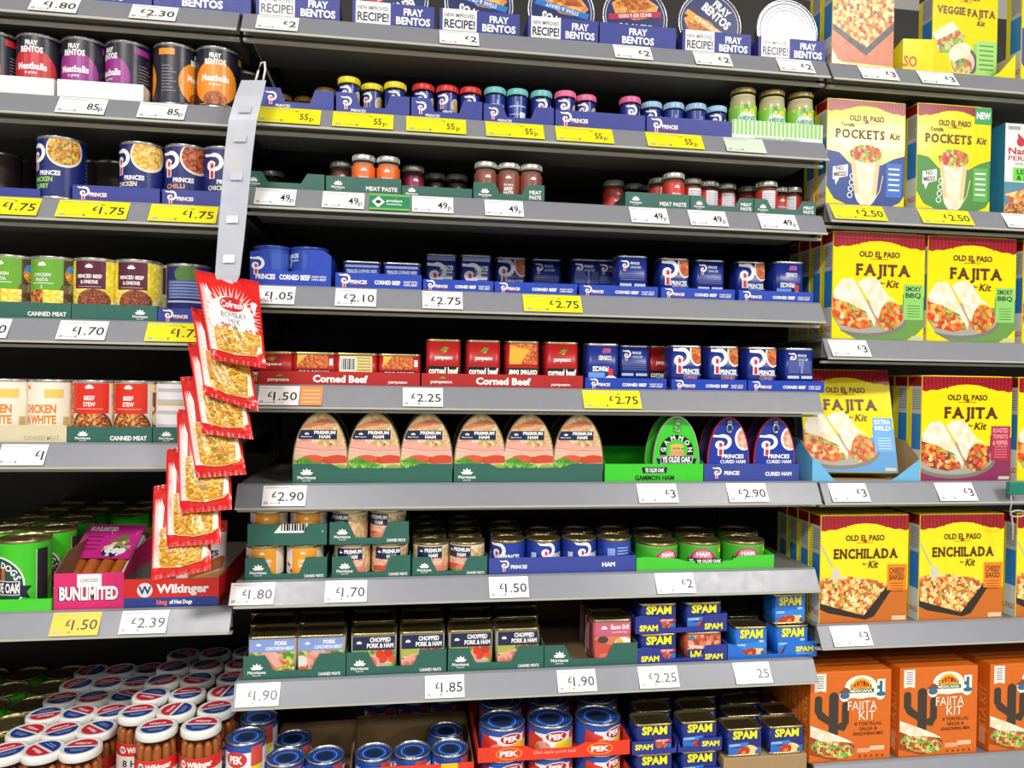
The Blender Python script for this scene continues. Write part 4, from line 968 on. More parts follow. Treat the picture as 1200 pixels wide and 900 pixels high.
def ticket(px0, px1, sh, price, label, col='white', h=.037, blank=False):
    x0, x1 = BAY[sh[0]]; zr = ZR[sh]; zc = zr + .5 * RAIL * cos(TILT); Yc = (YF + YD) / 2
    a, c = Xp(px0, Yc, zc), Xp(px1, Yc, zc); w = c - a
    base = {'white': M('f6f6f4', .35), 'yellow': M('f4e81c', .35), 'gold': M('dcbc3c', .35), 'green': M('2f8a5a', .4), 'orange': M('f0904a', .4), 'pale': M('dce8d4', .35), 'amber': M('f2c832', .35)}[col]
    b = B(); b.box(-w / 2, w / 2, -.0003, .0003, 0, h, base)
    A = Art(w, h); ink = M('2a2a30'); gr = M('b4b4b8')
    if col in ('white', 'yellow', 'gold', 'amber', 'pale'):
        if not blank:
            if price.endswith('p'): A.text(price[:-1], .74, .46, .40, ink, .24 if col == 'white' else .13, bold=.01); A.text('p', .91 if col == 'white' else .86, .36, .28, ink, bold=.0)
            else:
                pp = price.lstrip('£'); nw = min(A.natural(pp, .42, .008) * 1.12, .6); A.text(pp, .95, .46, .42, ink, nw, bold=.008, al='R')
                if price[0] == '£': A.text('£', .95 - nw - .035, .56, .26, ink, al='R')
        A.rect(.05, .86, .6, .89, gr); A.rect(.05, .10, .14, .22, gr); A.rect(.18, .12, .36, .15, gr); A.rect(.38, .1, .42, .2, M('8a8a90'))
        if col == 'yellow': A.text('was', .62, .8, .08, M('7a7010'), .06)
    elif col == 'green':
        A.rect(0, 0, 1, .12, M('7ac05a')); A.rect(0, .88, 1, 1, M('7ac05a')); A.poly([(.06, .5), (.22, .14), (.38, .5), (.22, .86)], WHITE); A.circ(.22, .5, .12, M('2a4a3a')); A.text('product', .62, .6, .16, WHITE, .4, bold=.03); A.text('availability', .62, .38, .1, WHITE, .38)
    elif col == 'orange': [A.rect(.1, .75 - i * .2, .9, .8 - i * .2, M('f8d0a8')) for i in range(4)]
    b.art(A, lambda u, v, o: (u, -.0003 - o, v), eps=4e-5)
    o = b.build('price_ticket'); n = Vector((0, -cos(TILT), sin(TILT)))
    o.location = Vector(((a + c) / 2, YF, zr)) + n * .0032 + Vector((0, sin(TILT), cos(TILT))) * (RAIL - h) * .45
    o.rotation_euler = (-TILT, 0, 0)
    return tag(o, label, 'price ticket', 'price tickets on the shelf edges')

# ------------------------------------------------------------------ hanging snack bags
def snack_bag(quad, Yt, Yb, label, seed, logo=False):
    """pillow bag; quad = top left, top right, bottom right, bottom left"""
    c = [at(quad[0][0], quad[0][1], Yt), at(quad[1][0], quad[1][1], Yt), at(quad[2][0], quad[2][1], Yb), at(quad[3][0], quad[3][1], Yb)]
    org = (c[0] + c[1]) / 2; c = [p - org for p in c]
    W = (c[1] - c[0]).length; H = (c[0] - c[3]).length; rng = random.Random(seed)
    cr = [(rng.uniform(0, 6), rng.uniform(8, 22), rng.uniform(4, 14), rng.uniform(.0004, .0010)) for _ in range(5)]
    def S(s, t, side):
        p = c[3].lerp(c[2], s).lerp(c[0].lerp(c[1], s), t)
        g = max(0, sin(pi * s)) ** .55 * max(0, sin(pi * min(1, max(0, (t - .06) / .9)))) ** .5
        lumps = sum(a * sin(k * s + l * t + f) for f, k, l, a in cr)
        edge = .0012 * sin(30 * s + seed) * (1 if t < .1 or t > .93 else 0)
        return p + Vector((0, -side * (.012 * (1.15 - .4 * t) * g + lumps * min(1, g * 2)) - side * .0004 + edge, 0))
    R = M('d81f1c', .22, 0, .06, 90); root = empty('snack_bag'); root.location = org
    b = B(); nx, ny = 28, 40
    for side in (1, -1):
        k = len(b.v); b.v += [tuple(S(i / nx, j / ny, side)) for j in range(ny + 1) for i in range(nx + 1)]
        for j in range(ny):
            for i in range(nx):
                q = [k + j * (nx + 1) + i, k + j * (nx + 1) + i + 1, k + (j + 1) * (nx + 1) + i + 1, k + (j + 1) * (nx + 1) + i]
                b.face(q, R, True)
    for j in range(2): # zigzag seal lines
        pass
    A = Art(W, H, seed); PK = M('f4dcd8', .25); WH = M('f6f0ee', .25)
    for s0, s1, m in ((.0, .10, M('e8807a', .25)), (.03, .085, PK), (.06, .15, PK), (.10, .2, WH)): A.poly([(s0 + .02, .12), (s1, .12), (s1 + .02, .75), (s0 + .05, .86)], m, .3)
    for i in range(9): A.poly([(.03 + .012 * i, .16 + .06 * i), (.14, .2 + .055 * i), (.14, .215 + .055 * i)], M('e89a94', .25), .2)
    if logo:
        for i in range(26):
            a = 2 * pi * i / 26; A.poly([(.5, .52), (.5 + .52 * cos(a - .07), .52 + .36 * sin(a - .07)), (.5 + .38 * cos(a), .52 + .25 * sin(a)), (.5 + .52 * cos(a + .07), .52 + .36 * sin(a + .07))], M('f2b8b0', .25), .1)
        A.ell(.5, .5, .38, .25, M('f8e4e0', .25), 30); A.rect(.2, .36, .88, .55, WH)
        A.ell(.54, .66, .2, .085, M('c01a26'), 26); A.text('Cofresh', .54, .66, .075, WHITE, .36, bold=.02); A.text('BOMBAY', .55, .535, .06, M('3a3440'), .42, bold=.0); A.text('MIX', .55, .465, .06, M('3a3440'), .2, bold=.0)
        A.blobs(.24, .37, .9, .43, [M('e0908a'), M('c86a5a'), M('f0c8b8')], 24, .016, False); A.rect(.5, .375, .6, .41, M('7a8a3a')); A.poly([(.86, .68), (.93, .68), (.91, .58), (.89, .58)], WHITE); A.ell(.9, .7, .05, .03, WHITE)
    b.art(A, lambda u, v, o: S(u / W + .5, v / H, 1) + Vector((0, -o, 0)), rectclip(W * .97, H * .97), du=W / 28, dv=H / 40, base=.0005, eps=5e-5)
    wrap_b = b
    A = Art(W, H, seed + 50); P = [(.14, .15), (.22, .115), (.5, .095), (.86, .12), (.965, .16), (.97, .36), (.17, .38)] if logo else [(.14, .15), (.22, .115), (.5, .095), (.86, .12), (.965, .16), (.97, .52), (.17, .54)]
    A.poly(P, M('f0d8a0', .25)); hi = P[-2][1]
    P2 = [(x * .96 + .022, y * .97 + .008) for x, y in P]; A.poly(P2, M('cf9230', .3)); cols = [M(h, .25) for h in ('e8b03a', 'f0c458', 'd8982a', 'c8861e', 'f6d880', 'b87a1c')]
    r2 = random.Random(seed)
    for i in range(300):
        x, y = r2.uniform(.17, .92), r2.uniform(.13, hi - .02); a = r2.uniform(-.9, .9) + (pi / 2 if r2.random() < .25 else 0); l = r2.uniform(.06, .13)
        dx, dy = l * cos(a), l * sin(a) * W / H; cx_, cy_ = x + dx * .5 + .01 * sin(a * 9), y + dy * .5 + .012
        if not (.15 < x + dx < .95 and .12 < y + dy < hi): continue
        A.stroke([(x, y), (cx_, cy_), (x + dx, y + dy)], .0135, cols[r2.randrange(6)], .12)
    A.blobs(.25, .17, .85, hi - .03, [M('7a8a3a'), M('a86a2a'), M('c8b87a')], 12, .016)
    A.poly([(.86, .14), (.96, .165), (.965, hi - .16), (.92, hi - .12)], M('e8e0cc', .25))
    b = B(); b.art(A, lambda u, v, o: S(u / W + .5, v / H, 1) + Vector((0, -o, 0)), rectclip(W * .97, H * .97), du=W / 28, dv=H / 40, base=.0018, eps=5e-5)
    b.build('window', root)
    b = wrap_b
    for j, t in enumerate((.965, .985, .02, .04)):
        b.art(Art(W, H).rect(.02, t, .98, t + .006, M('b01614', .3)), lambda u, v, o: S(u / W + .5, v / H, 1) + Vector((0, -o, 0)), None, W / 28, H / 40, base=.0009)
    b.build('wrapper', root)
    return tag(root, label, 'snack bag', 'bombay mix bags on the hanging strip')
# ------------------------------------------------------------------ room and shelving
def slab(name, x0, x1, y0, y1, z0, z1, mat): b = B(); b.box(x0, x1, y0, y1, z0, z1, mat); return structure(b.build(name))
slab('floor', -6, 6, -5, 2.2, -.05, 0, M('b9b5ac', .3, 0, .05, 4))
slab('ceiling', -6, 6, -5, 2.2, 3.0, 3.05, M('d8d8d4', .7, 0, .02, 4))
slab('wall_back', -6, 6, 2.0, 2.1, 0, 3.0, M('c8c6c0', .7, 0, .03, 5))
YBK = YD + DEPTH
for k, nm in (('L', 'left'), ('C', 'centre'), ('R', 'right')):
    x0, x1 = BAY[k]
    b = B(); b.box(x0 + .002, x1 - .002, YBK + .001, YBK + .02, .1, 2.0, DARK)
    for i in range(6): b.box(x0 + .01, x1 - .01, YBK, YBK + .002, .3 + .28 * i, .303 + .28 * i, M('141312', .6))
    tag(b.build('back_panel'), 'dark back panel behind the goods of the %s bay' % nm, 'back panel')
for i, (x, nm) in enumerate(((BAY['L'][0], 'at the far left end of the left bay'), (XL - .002, 'between the left and centre bays'), (XR + .002, 'between the centre and right bays'), (BAY['R'][1], 'at the far right end of the right bay'))):
    b = B(); b.box(x - .015, x + .015, YBK + .022, YBK + .06, 0, 2.02, DARK)
    for j in range(30): b.box(x - .004, x + .004, YBK + .0215, YBK + .023, .15 + j * .06, .18 + j * .06, BLACK)
    tag(b.build('upright_post'), 'dark slotted steel post ' + nm, 'post')
WHAT = {'C1': 'blue pie trays', 'C2': 'lidded paste jars with bright caps', 'C3': 'meat paste jars in green trays', 'C4': 'blue corned beef tins', 'C5': 'red and blue corned beef tins', 'C6': 'dome shaped ham tins', 'C7': 'round ham cans in trays', 'C8': 'luncheon meat tins',
        'L1': 'blue boxes at the top edge', 'L2': 'dark meatball cans', 'L3': 'navy curry cans', 'L4': 'green and maroon meal cans', 'L5': 'stew cans', 'L6': 'hot dog cans and pink tray', 'R1': 'the topmost yellow boxes', 'R2': 'yellow pocket kits', 'R3': 'smoky fajita kits', 'R4': 'fajita kits and light blue tray', 'R5': 'enchilada kits', 'R6': 'orange cactus kits'}
for sh in WHAT: shelf(sh, 'grey %s with ticket rail, holding %s' % (SHN[sh], WHAT[sh]))
ZD['L9'] = Zp(51, 876, 1.30) - .128
for k, nm in (('C', 'centre'), ('L', 'left')):
    x0, x1 = BAY[k]; root = empty('base_shelf'); root.location = ((x0 + x1) / 2, YD, ZD[k + '9']); w = (x1 - x0) / 2 - .001
    b = B(); b.box(-w, w, -.06, DEPTH, -.03, 0, FRAMEGREY); b.build('deck', root)
    b = B(); b.box(-w, w, -.02, -.005, -ZD[k + '9'], -.03, DARK); b.build('kick_plate', root)
    tag(root, 'grey base shelf at the bottom of the %s bay' % nm, 'shelf', 'gondola shelves')

# ------------------------------------------------------------------ price tickets
T = [('L1', 37, 93, '£1.80', 'white', 'under the left blue box on the top left shelf'), ('L1', 154, 208, '£2.30', 'white', 'under the right blue box on the top left shelf'),
     ('L2', 68, 125, '85p', 'white', 'below the purple meatball cans'), ('L2', 163, 218, '85p', 'white', 'below the rightmost orange meatball cans'),
     ('L3', -30, 47, '£1.75', 'yellow', 'at the left edge below the curry cans'), ('L3', 68, 151, '£1.75', 'yellow', 'below the tray between two curry cans'), ('L3', 176, 255, '£1.75', 'yellow', 'beside the hanging plastic strip'),
     ('L4', -45, 12, '£1.70', 'white', 'at the left edge below the green pasta cans'), ('L4', 69, 126, '£1.70', 'white', 'below the maroon mince cans'), ('L4', 172, 240, '£1.75', 'yellow', 'half hidden behind the topmost snack bag'),
     ('L5', 0, 55, '£1', 'white', 'below the cream chicken cans'), ('L6', 61, 118, '£1.50', 'amber', 'below the pink sausage tray'), ('L6', 142, 197, '£2.39', 'white', 'below the red hot dog tray'),
     ('C1', 301, 350, '£2', 'white', 'below the leftmost blue pie tray'), ('C1', 515, 561, '£2', 'white', 'below the third blue pie tray'), ('C1', 719, 763, '£2', 'white', 'below the minced beef pie'), ('C1', 813, 856, '£2', 'white', 'below the slanted chicken pie'), ('C1', 911, 952, '£2', 'white', 'below the bare silver pie tin'),
     ('C2', 301, 376, '55p', 'yellow', 'below the gold-lidded jars'), ('C2', 390, 461, '55p', 'yellow', 'below the yellow-lidded jars'), ('C2', 476, 546, '55p', 'yellow', 'below the red-lidded jars'), ('C2', 569, 637, '55p', 'yellow', 'below the teal-lidded jars'), ('C2', 651, 718, '55p', 'yellow', 'below the pink-lidded jars'), ('C2', 757, 823, '55p', 'yellow', 'below the sky-blue-lidded jars'), ('C2', 849, 895, '', 'pale', 'below the green sandwich spread jars'),
     ('C3', 299, 347, '49p', 'white', 'at the left end of the meat paste shelf'), ('C3', 378, 427, '49p', 'white', 'below the orange-labelled paste jars'), ('C3', 433, 480, '', 'green', 'with a white diamond on the meat paste shelf'), ('C3', 483, 531, '49p', 'white', 'below the magenta paste jar'), ('C3', 568, 613, '49p', 'white', 'below the brown paste jars'), ('C3', 738, 782, '49p', 'white', 'below the tall red paste jar'), ('C3', 807, 851, '49p', 'white', 'below the jars turned to their white panels'), ('C3', 889, 933, '49p', 'white', 'at the right end of the meat paste shelf'),
     ('C4', 302, 346, '£1.05', 'white', 'below the tall blue carton'), ('C4', 393, 441, '£2.10', 'white', 'below the low blue corned beef tins'), ('C4', 495, 542, '£2.75', 'white', 'below the tins with pale blue tops'), ('C4', 613, 681, '£2.75', 'yellow', 'on the fourth centre shelf'),
     ('C5', 303, 351, '£1.50', 'white', 'below the low red corned beef tins'), ('C5', 352, 378, '', 'orange', 'small, beside the white one below the red tins'), ('C5', 472, 519, '£2.25', 'white', 'below the tall red corned beef tins'), ('C5', 683, 750, '£2.75', 'yellow', 'on the fifth centre shelf'),
     ('C6', 308, 359, '£2.90', 'white', 'below the first premium ham tin'), ('C6', 747, 793, '£3', 'white', 'below the bright green gammon tray'), ('C6', 852, 898, '£2.90', 'white', 'below the blue cured ham tins'),
     ('C7', 270, 322, '£1.80', 'white', 'below the stacked trays of chicken cans'), ('C7', 381, 430, '£1.70', 'white', 'below the stacked trays of premium ham cans'), ('C7', 573, 619, '£1.50', 'white', 'below the navy tray of small blue cans'), ('C7', 768, 813, '£2', 'white', 'below the bright green tray of ham cans'),
     ('C8', 277, 328, '£1.90', 'white', 'below the pork luncheon meat tins'), ('C8', 498, 544, '£1.85', 'white', 'below the chopped pork tins'), ('C8', 653, 698, '£1.90', 'white', 'below the bacon grill tins'), ('C8', 748, 794, '£2.25', 'white', 'below the stacked navy tins'), ('C8', 860, 902, '25', 'white', 'below the light blue tins'),
     ('R1', 1007, 1050, '£3', 'white', 'below the topmost nacho picture box'), ('R1', 1076, 1119, '£3', 'white', 'below the tilted veggie fajita box'), ('R2', 974, 1036, '£2.50', 'yellow', 'below the blue pockets kit'), ('R2', 1077, 1137, '£2.50', 'yellow', 'below the green pockets kit'), ('R2', 1176, 1226, '£3', 'white', 'at the right edge below the white kit'),
     ('R3', 972, 1017, '£3', 'white', 'below the left smoky fajita kit'), ('R4', 972, 1016, '£3', 'white', 'below the light blue tray'), ('R4', 1097, 1141, '£3', 'white', 'below the tomato and pepper fajita kit'), ('R5', 974, 1019, '£3', 'white', 'below the left enchilada kit')]
for sh, a, c, price, col, what in T:
    ticket(a, c, sh, price, '%s %s %s' % ({'amber': 'yellow', 'gold': 'gold-yellow', 'pale': 'pale green'}.get(col, col), (price + ' price ticket') if price else 'shelf ticket', what), col, blank=not price)

# ------------------------------------------------------------------ left bay goods
def fb_tray(A, rec=True):
    if rec: A.rect(.04, .1, .46, 1.4, WHITE); A.text('NEW IMPROVED', .25, .74, .16, M('5a6070'), .37); A.text('RECIPE!', .25, .38, .34, M('22284a'), .38, bold=.03)
    x = .74 if rec else .5
    A.text('FRAY', x, .69, .27, WHITE, .24, bold=.04); A.text('BENTOS', x, .32, .29, WHITE, .42, bold=.04)
for a, c, w in ((62, 178, 'left'), (180, 294, 'right')): tray(a, c, 'L1', .042, FLAT, TRAYBLUE, lambda A: fb_tray(A, False), 'blue pie tray on the top left shelf, %s of the two' % w, 'pie trays', d=.1)
WB = M('f2f2ee', .5)
tray(-50, 63, 'L2', .030, FLAT, WB, None, 'white open tray at the left edge, under the red meatball cans', 'white can trays', d=.16, side=.03)
tray(67, 168, 'L2', .030, FLAT, WB, None, 'white open tray under the two purple meatball cans', 'white can trays', d=.16, side=.03)
g = 'meatball cans on the second left shelf'
for px, k, l, rt, y in ((-3, 'meatball_red', 'dark meatball can with red bowl, cut by the left edge', -25, .004), (49, 'meatball_red', 'dark meatball can with red bowl, second from left', 0, .004), (101, 'meatball_purple', 'dark meatball can with purple bowl, left of the two', -8, .004), (152, 'meatball_purple', 'dark meatball can with purple bowl turned aside, right of the two', -38, .004),
                     (207, 'meatball_orange', 'dark meatball can turned to its ingredients panel', -100, .0), (256, 'meatball_orange', 'dark meatball can with orange bowl, last on its shelf', 5, .0)):
    put(k, px, 'L2', l, 'can', g, dy=y, rot=rt, dz=.0012)
put('shade_toned_can', 286, 'L2', 'dim can behind the last orange meatball can', 'can', g, dy=.09)
g = 'ready meal cans on the third left shelf'
for px, k, l, rt in ((73, 'meal_curry', 'navy can with curry bowl and green lettering, standing alone', -20), (168, 'meal_korma', 'navy can with yellow korma bowl, behind the blue tray', -18), (220, 'meal_chilli', 'navy can with brown chilli bowl, beside the korma can', -8), (264, 'meal_korma', 'navy can half hidden by the hanging plastic strip', 6)):
    put(k, px, 'L3', l, 'can', g, dy=.002 if px != 73 else -.002, rot=rt, dz=.0012)
for px, dy in ((-2, .10), (16, .14), (100, .12), (137, .12), (192, .13)): put('shade_toned_can', px, 'L3', 'dim can at the back of the third left shelf, {} from left', 'can', g, dy=dy)
tray(-40, 47, 'L3', .016, FLAT, TRAYBLUE, None, 'low blue tray edge left of the lone curry can', 'blue can trays', d=.16)
tray(85, 187, 'L3', .026, FLAT, TRAYBLUE, a_princes(.12, sz=.84), 'blue tray under the korma can', 'blue can trays', d=.16)
tray(190, 259, 'L3', .026, FLAT, TRAYBLUE, a_princes(.14, sz=.84), 'blue tray under the chilli can', 'blue can trays', d=.16)
g = 'ready meal cans on the fourth left shelf'
for px, k, l, rt in ((18, 'pasta_meal', 'can with green square label, left of the two', 18), (66, 'pasta_meal', 'can with green square label, right of the two', 18), (115, 'mince_meal', 'can with maroon square label, left of the two', 10), (163, 'mince_meal', 'can with maroon square label, right of the two', 10)):
    put(k, px, 'L4', l, 'can', g, dy=.002, rot=rt, dz=.0012)
put('mince_meal', 194, 'L4', 'maroon labelled can set further back, beside the navy can', 'can', g, dy=.05, rot=60)
put('meal_back', 221, 'L4', 'navy can turned to its back, beside the snack bags', 'can', g, dy=.03, rot=10, dz=.001)
tray(-45, 83, 'L4', .027, FLAT, TEAL, a_mor('CANNED MEAT', .1, .6, .2, .78, .36), 'green tray under the pasta meal cans', 'green can trays', d=.16)
tray(84, 184, 'L4', .027, FLAT, TEAL, a_mor(None, .8, .6, .2), 'green tray under the maroon mince cans', 'green can trays', d=.16)
tray(185, 242, 'L4', .024, FLAT, TRAYBLUE, a_princes(.2, sz=.8), 'small blue tray beside the topmost snack bag', 'blue can trays', d=.16)
g = 'meat cans on the fifth left shelf'
for px, k, l, rt in ((12, 'white_sauce_can', 'cream can with orange lettering, left of the two', -12), (63, 'white_sauce_can', 'cream can with orange lettering, right of the two', -12), (113, 'beef_stew_can', 'can with red square label and stew bowl, left of the two', 8), (161, 'beef_stew_can', 'can with red square label and stew bowl, right of the two', 0), (210, 'stew_back', 'white back panel can half hidden by the snack bags', 0)):
    put(k, px, 'L5', l, 'can', g, dy=.002, rot=rt, dz=.0012)
tray(-45, 78, 'L5', .029, FLAT, M('d8cba8', .5), lambda A: A.text('CANNED MEAT', .76, .3, .24, M('b8ac8a'), .34), 'cream tray under the chicken cans', 'green can trays', d=.16)
tray(79, 178, 'L5', .027, FLAT, TEAL, lambda A: (A.tree(.18, .2, .6), A.text('CANNED MEAT', .72, .32, .25, WHITE, .44, bold=.04)), 'green tray under the red stew cans', 'green can trays', d=.16)
tray(179, 232, 'L5', .027, FLAT, TEAL, a_mor(None, .3, .6, .2), 'green tray end beside the hanging snack bags', 'green can trays', d=.16)
g = 'green hot dog cans on the sixth left shelf'
z6 = ZD['L6']; xc = Xp(30, Y0 + .04, z6 + .06)
for r in range(6):
    for c in range(4):
        if r < 3 and c > 1: continue
        x = xc + .008 + (c - 1.0) * .077 + (0 if r % 2 == 0 else .0) - .022 * (r == 0); Y = Y0 + .040 + r * .0765
        if r == 0 and c == 0: continue
        inst('hotdog_can' if r < 3 else 'hotdog_can_dim', (x if r else xc, Y, z6 + .0012), 'green hot dog can, %s' % ('front one in full view' if r == 0 else '%s row back, %s in its row' % (ORD[r], ORD[c])), 'can', g, radians(-8 if r == 0 else 14))
tray(-60, 60, 'L6', .021, FLAT, M('45cc2c', .45), lambda A: A.text('HOT DOGS', .3, .45, .3, M('1f5a1a'), .3), 'bright green tray edge under the hot dog cans', 'sausage trays', d=.2, dy=-.004)
# pink tray with its sausage packs
PINK = M('d8246e', .5)
def bun(A):
    A.text('BUNLIMITED', .492, .43, .33, BLACK, .86, bold=.09); A.text('BUNLIMITED', .5, .45, .33, WHITE, .84, bold=.06); A.rect(.33, .62, .68, .97, M('f0f0ee')); A.text('CHECKED', .505, .80, .09, GREY, .26)
tray(63, 145, 'L6', .060, FLAT, PINK, bun, 'pink open carton of sausages beside the hot dog cans', 'sausage trays', d=.19, side=.085, back=.095, inside=M('8a6248', .7))
def sausage_pack():
    root = empty('sausage_pack'); w = .098
    b = B()
    for i in range(4):
        x = -w / 2 + w * (i + .5) / 4; b.tube([(x, y, .013) for y in (-.06, -.055, -.045, .02, .06)], [.004, .009, .0115, .0118, .0115], M('b86428', .35, 0, .1, 60), 10)
    b.build('sausages', root)
    b = B(); b.box(-w / 2 - .003, -w / 2 + .002, -.06, .06, 0, .02, M('d8d0d8', .2)); b.box(w / 2 - .002, w / 2 + .003, -.06, .06, 0, .02, M('d8d0d8', .2)); b.box(-w / 2, w / 2, -.062, .062, -.001, .0012, M('c8c0c8', .3)); b.build('plastic_tray', root)
    b = B(); b.box(-w / 2 - .002, w / 2 + .002, .0, .078, .0255, .0265, M('cc2a8e', .35))
    A = Art(w, .078, 9); A.text('BUNLIMITED', .3, .86, .11, WHITE, .5, bold=.06); A.blobs(.5, .15, .95, .62, [M('8a9a4a'), M('b8b07a'), M('6a7a3a'), M('e8d8b0')], 24, .09); A.blobs(.48, .08, .95, .3, [WHITE, M('2a2a3a'), WHITE], 20, .08); [A.rect(.08, .6 - i * .12, .36, .64 - i * .12, M('8a1f60')) for i in range(4)]
    A.stroke([(.5, .7), (.46, .78)], .02, M('f09a3a')); A.stroke([(.92, .7), (.96, .82)], .02, M('f09a3a'))
    b.art(A, lambda u, v, o: (u, v, .0265 + o)); b.build('printed_sleeve', root)
    return root
DIM['sausage_pack'] = (.1, .124, .027); KINDS['sausage_pack'] = sausage_pack
sp = put('sausage_pack', 104, 'L6', 'pack of frankfurters with magenta sleeve, leaning in the pink carton', 'sausage pack', 'sausage packs', dy=.05, dz=.042)
sp.rotation_euler = (radians(36), 0, radians(-8)); sp.location.y = Y0 + .10; sp.location.x = Xp(122, Y0 + .10, z6 + .06)
def wik(A):
    A.rect(0, 0, 1, .36, WBLUE); A.circ(.22, .62, .25, WHITE); A.circ(.22, .62, .22, M('e8e8ee')); A.text('W', .22, .62, .26, M('22306a'), bold=.03); A.text('Wikinger', .62, .66, .28, WHITE, .56, bold=.09); A.text('king', .40, .2, .15, M('f06a6a'), .11, bold=.06); A.text('of Hot Dogs', .60, .2, .13, WHITE, .24, bold=.05)
tray(145, 256, 'L6', .048, FLAT, RED, wik, 'red and blue open tray of hot dogs under the snack bags', 'sausage trays', d=.26, side=.048, back=.05, inside=M('8a8078', .7))
def hotdog_pack():
    root = empty('hot_dog_pack'); w, h = .085, .125
    b = B()
    rings = []
    for z, t in ((0, .002), (.006, .004), (.02, .014), (.06, .017), (.10, .013), (.118, .004), (.125, .002)):
        rings.append([(w / 2 * cos(a) * (1 if abs(cos(a)) < .9 else .98), t * sin(a), z) for a in [2 * pi * i / 16 for i in range(16)]])
    b.hull_rings(rings, M('ece8e8', .25)); b.build('wrapper', root)
    def face(u, v, o):
        q = max(0, 1 - (2 * u / w) ** 2) ** .5; ts = ((0, .002), (.006, .004), (.02, .014), (.06, .017), (.10, .013), (.118, .004), (.125, .002)); t = .002
        for (z0, t0), (z1, t1) in zip(ts, ts[1:]):
            if z0 <= v <= z1: t = t0 + (t1 - t0) * (v - z0) / (z1 - z0)
        return (u, -t * q - o, v)
    A = Art(w, h); A.rect(0, .84, 1, 1, RED); A.text('Wikinger', .5, .90, .06, WHITE, .7, bold=.05); A.text('8 Hot', .62, .74, .11, M('26284a'), .5); A.text('Dogs', .62, .58, .11, M('26284a'), .5); A.poly([(.3, .22), (.95, .36), (1, .50), (.9, .52), (.3, .36)], F_SAUS); A.poly([(.2, .2), (1, .34), (1, .26), (.2, .14)], M('d8a050')); A.text('ORIGINAL', .74, .15, .05, WHITE, .4, bold=.04); A.rect(0, 0, 1, .12, WBLUE)
    b = B(); b.art(A, face, rectclip(w * .97, h), du=w / 8, dv=h / 20, base=.0008); b.build('print', root)
    return root
DIM['hot_dog_pack'] = (.085, .03, .125); KINDS['hot_dog_pack'] = hotdog_pack
p = put('hot_dog_pack', 232, 'L6', 'white hot dog pack standing in the red tray behind the lowest snack bags', 'sausage pack', 'sausage packs', dy=.05, dz=.004, tilt=-6)

# sausage jars on the base, left cluster low, right cluster raised on cases
zb = Zp(51, 876, 1.30) - .128; ZD['L9'] = zb; g = 'sausage jars on the lowest left shelf'; hj = .128
zl = zb
rise = Zp(184, 850, 1.283) - hj - zb
Yl = 1.30; P = .0658
b = B(); b.box(-.108, .108, .0, .30, 0, rise - .001, KRAFT); o = b.build('shipping_carton')
x1_ = Xp(195, 1.36, zb + rise + hj); o.location = (x1_ + .012, 1.325, zb + .0005); tag(o, 'closed cardboard case under the raised sausage jars', 'carton', None)
for r in range(9):
    Y = Yl + r * P
    for c, px in enumerate((8, 51, 95)):
        x = Xp(px, Yl, zl + hj) 
        if Y > YBK - .04: continue
        inst('wik_jar', (x, Yl + r * P, zl), 'white-lidded sausage jar, low group, %s row back, %s from left' % (ORD[r], ORD[c]), 'jar', g, radians([35, 20, 0, -30, 60, 140, 200, 80][(r * 3 + c * 5) % 8])) if Yl + r * P < YBK - .04 else None
zr_ = zb + rise
for r in range(7):
    Yr = 1.345 + r * P
    if Yr > YBK - .04: continue
    for c, px in enumerate((162, 207, 254)):
        x = Xp(px, 1.345, zr_ + hj)
        inst('wik_jar', (x, Yr, zr_), 'white-lidded sausage jar, raised group, %s row back, %s from left' % (ORD[r + 1], ORD[c]), 'jar', g, radians([10, 45, 20, 160, -40, 80, 220, 120][(r * 3 + c * 5) % 8]))
for c, px in enumerate((184, 236)):
    inst('wik_jar', (Xp(px, 1.283, zr_ + hj), 1.283, zr_), 'front sausage jar showing its white label, %s of the two' % ('left', 'right')[c], 'jar', g, radians(8 - 12 * c))
b = B(); b.box(-.085, .085, -.036, .034, 0, rise - .0008, KRAFT); o = b.build('shipping_carton'); o.location = (Xp(210, 1.283, zr_), 1.283, zb + .0004); tag(o, 'closed cardboard case under the two front sausage jars', 'carton', None)
g = 'green cans on the lowest left shelf'
for r in range(6):
    for c in range(4):
        x = Xp(-14, Yl, zb + .112) - .0775 * c; Y = Yl + .06 + r * .0765
        if Y < YBK - .04: inst('hotdog_can_dim', (x - .035, Y, zb), 'dim green can in the dark, %s row back, %s left of the sausage jars' % (ORD[r], ORD[c]), 'can', g)
# ------------------------------------------------------------------ centre bay goods
# pies on the top shelf
for a, c, rec, l in ((300, 398, 1, 'first'), (413, 509, 1, 'second'), (515, 609, 1, 'third'), (619, 701, 1, 'fourth'), (703, 792, 0, 'fifth'), (800, 880, 1, 'sixth'), (889, 967, 1, 'seventh')):
    tray(a, c, 'C1', .041, FLAT, TRAYBLUE, lambda A, r=rec: fb_tray(A, r), 'blue pie tray %s, %s from left on the top centre shelf' % ('with white recipe box' if rec else 'without recipe box', l), 'pie trays', d=.09, inside=KRAFT)
for px, k, l in ((350, 'pie_steak', 'round pie tin in the first blue tray, mostly above the frame'), (461, 'pie_upside', 'round pie tin with red ribbon in the second blue tray'), (562, 'pie_steak', 'round pie tin in the third blue tray, mostly above the frame'), (659, 'pie_steak', 'navy pie tin with blue ribbon and white rings, lettering tilted'), (746, 'pie_mince', 'navy pie tin with red ribbon, lettering upside down'), (834, 'pie_slant', 'navy pie tin with slanting lettering and yellow stripe'), (925, 'pie_base', 'pie tin turned to its bare silver base')):
    put(k, px, 'C1', l, 'pie tin', 'pie tins on the top centre shelf', dy=.012, dz=.0014, tilt=-4)

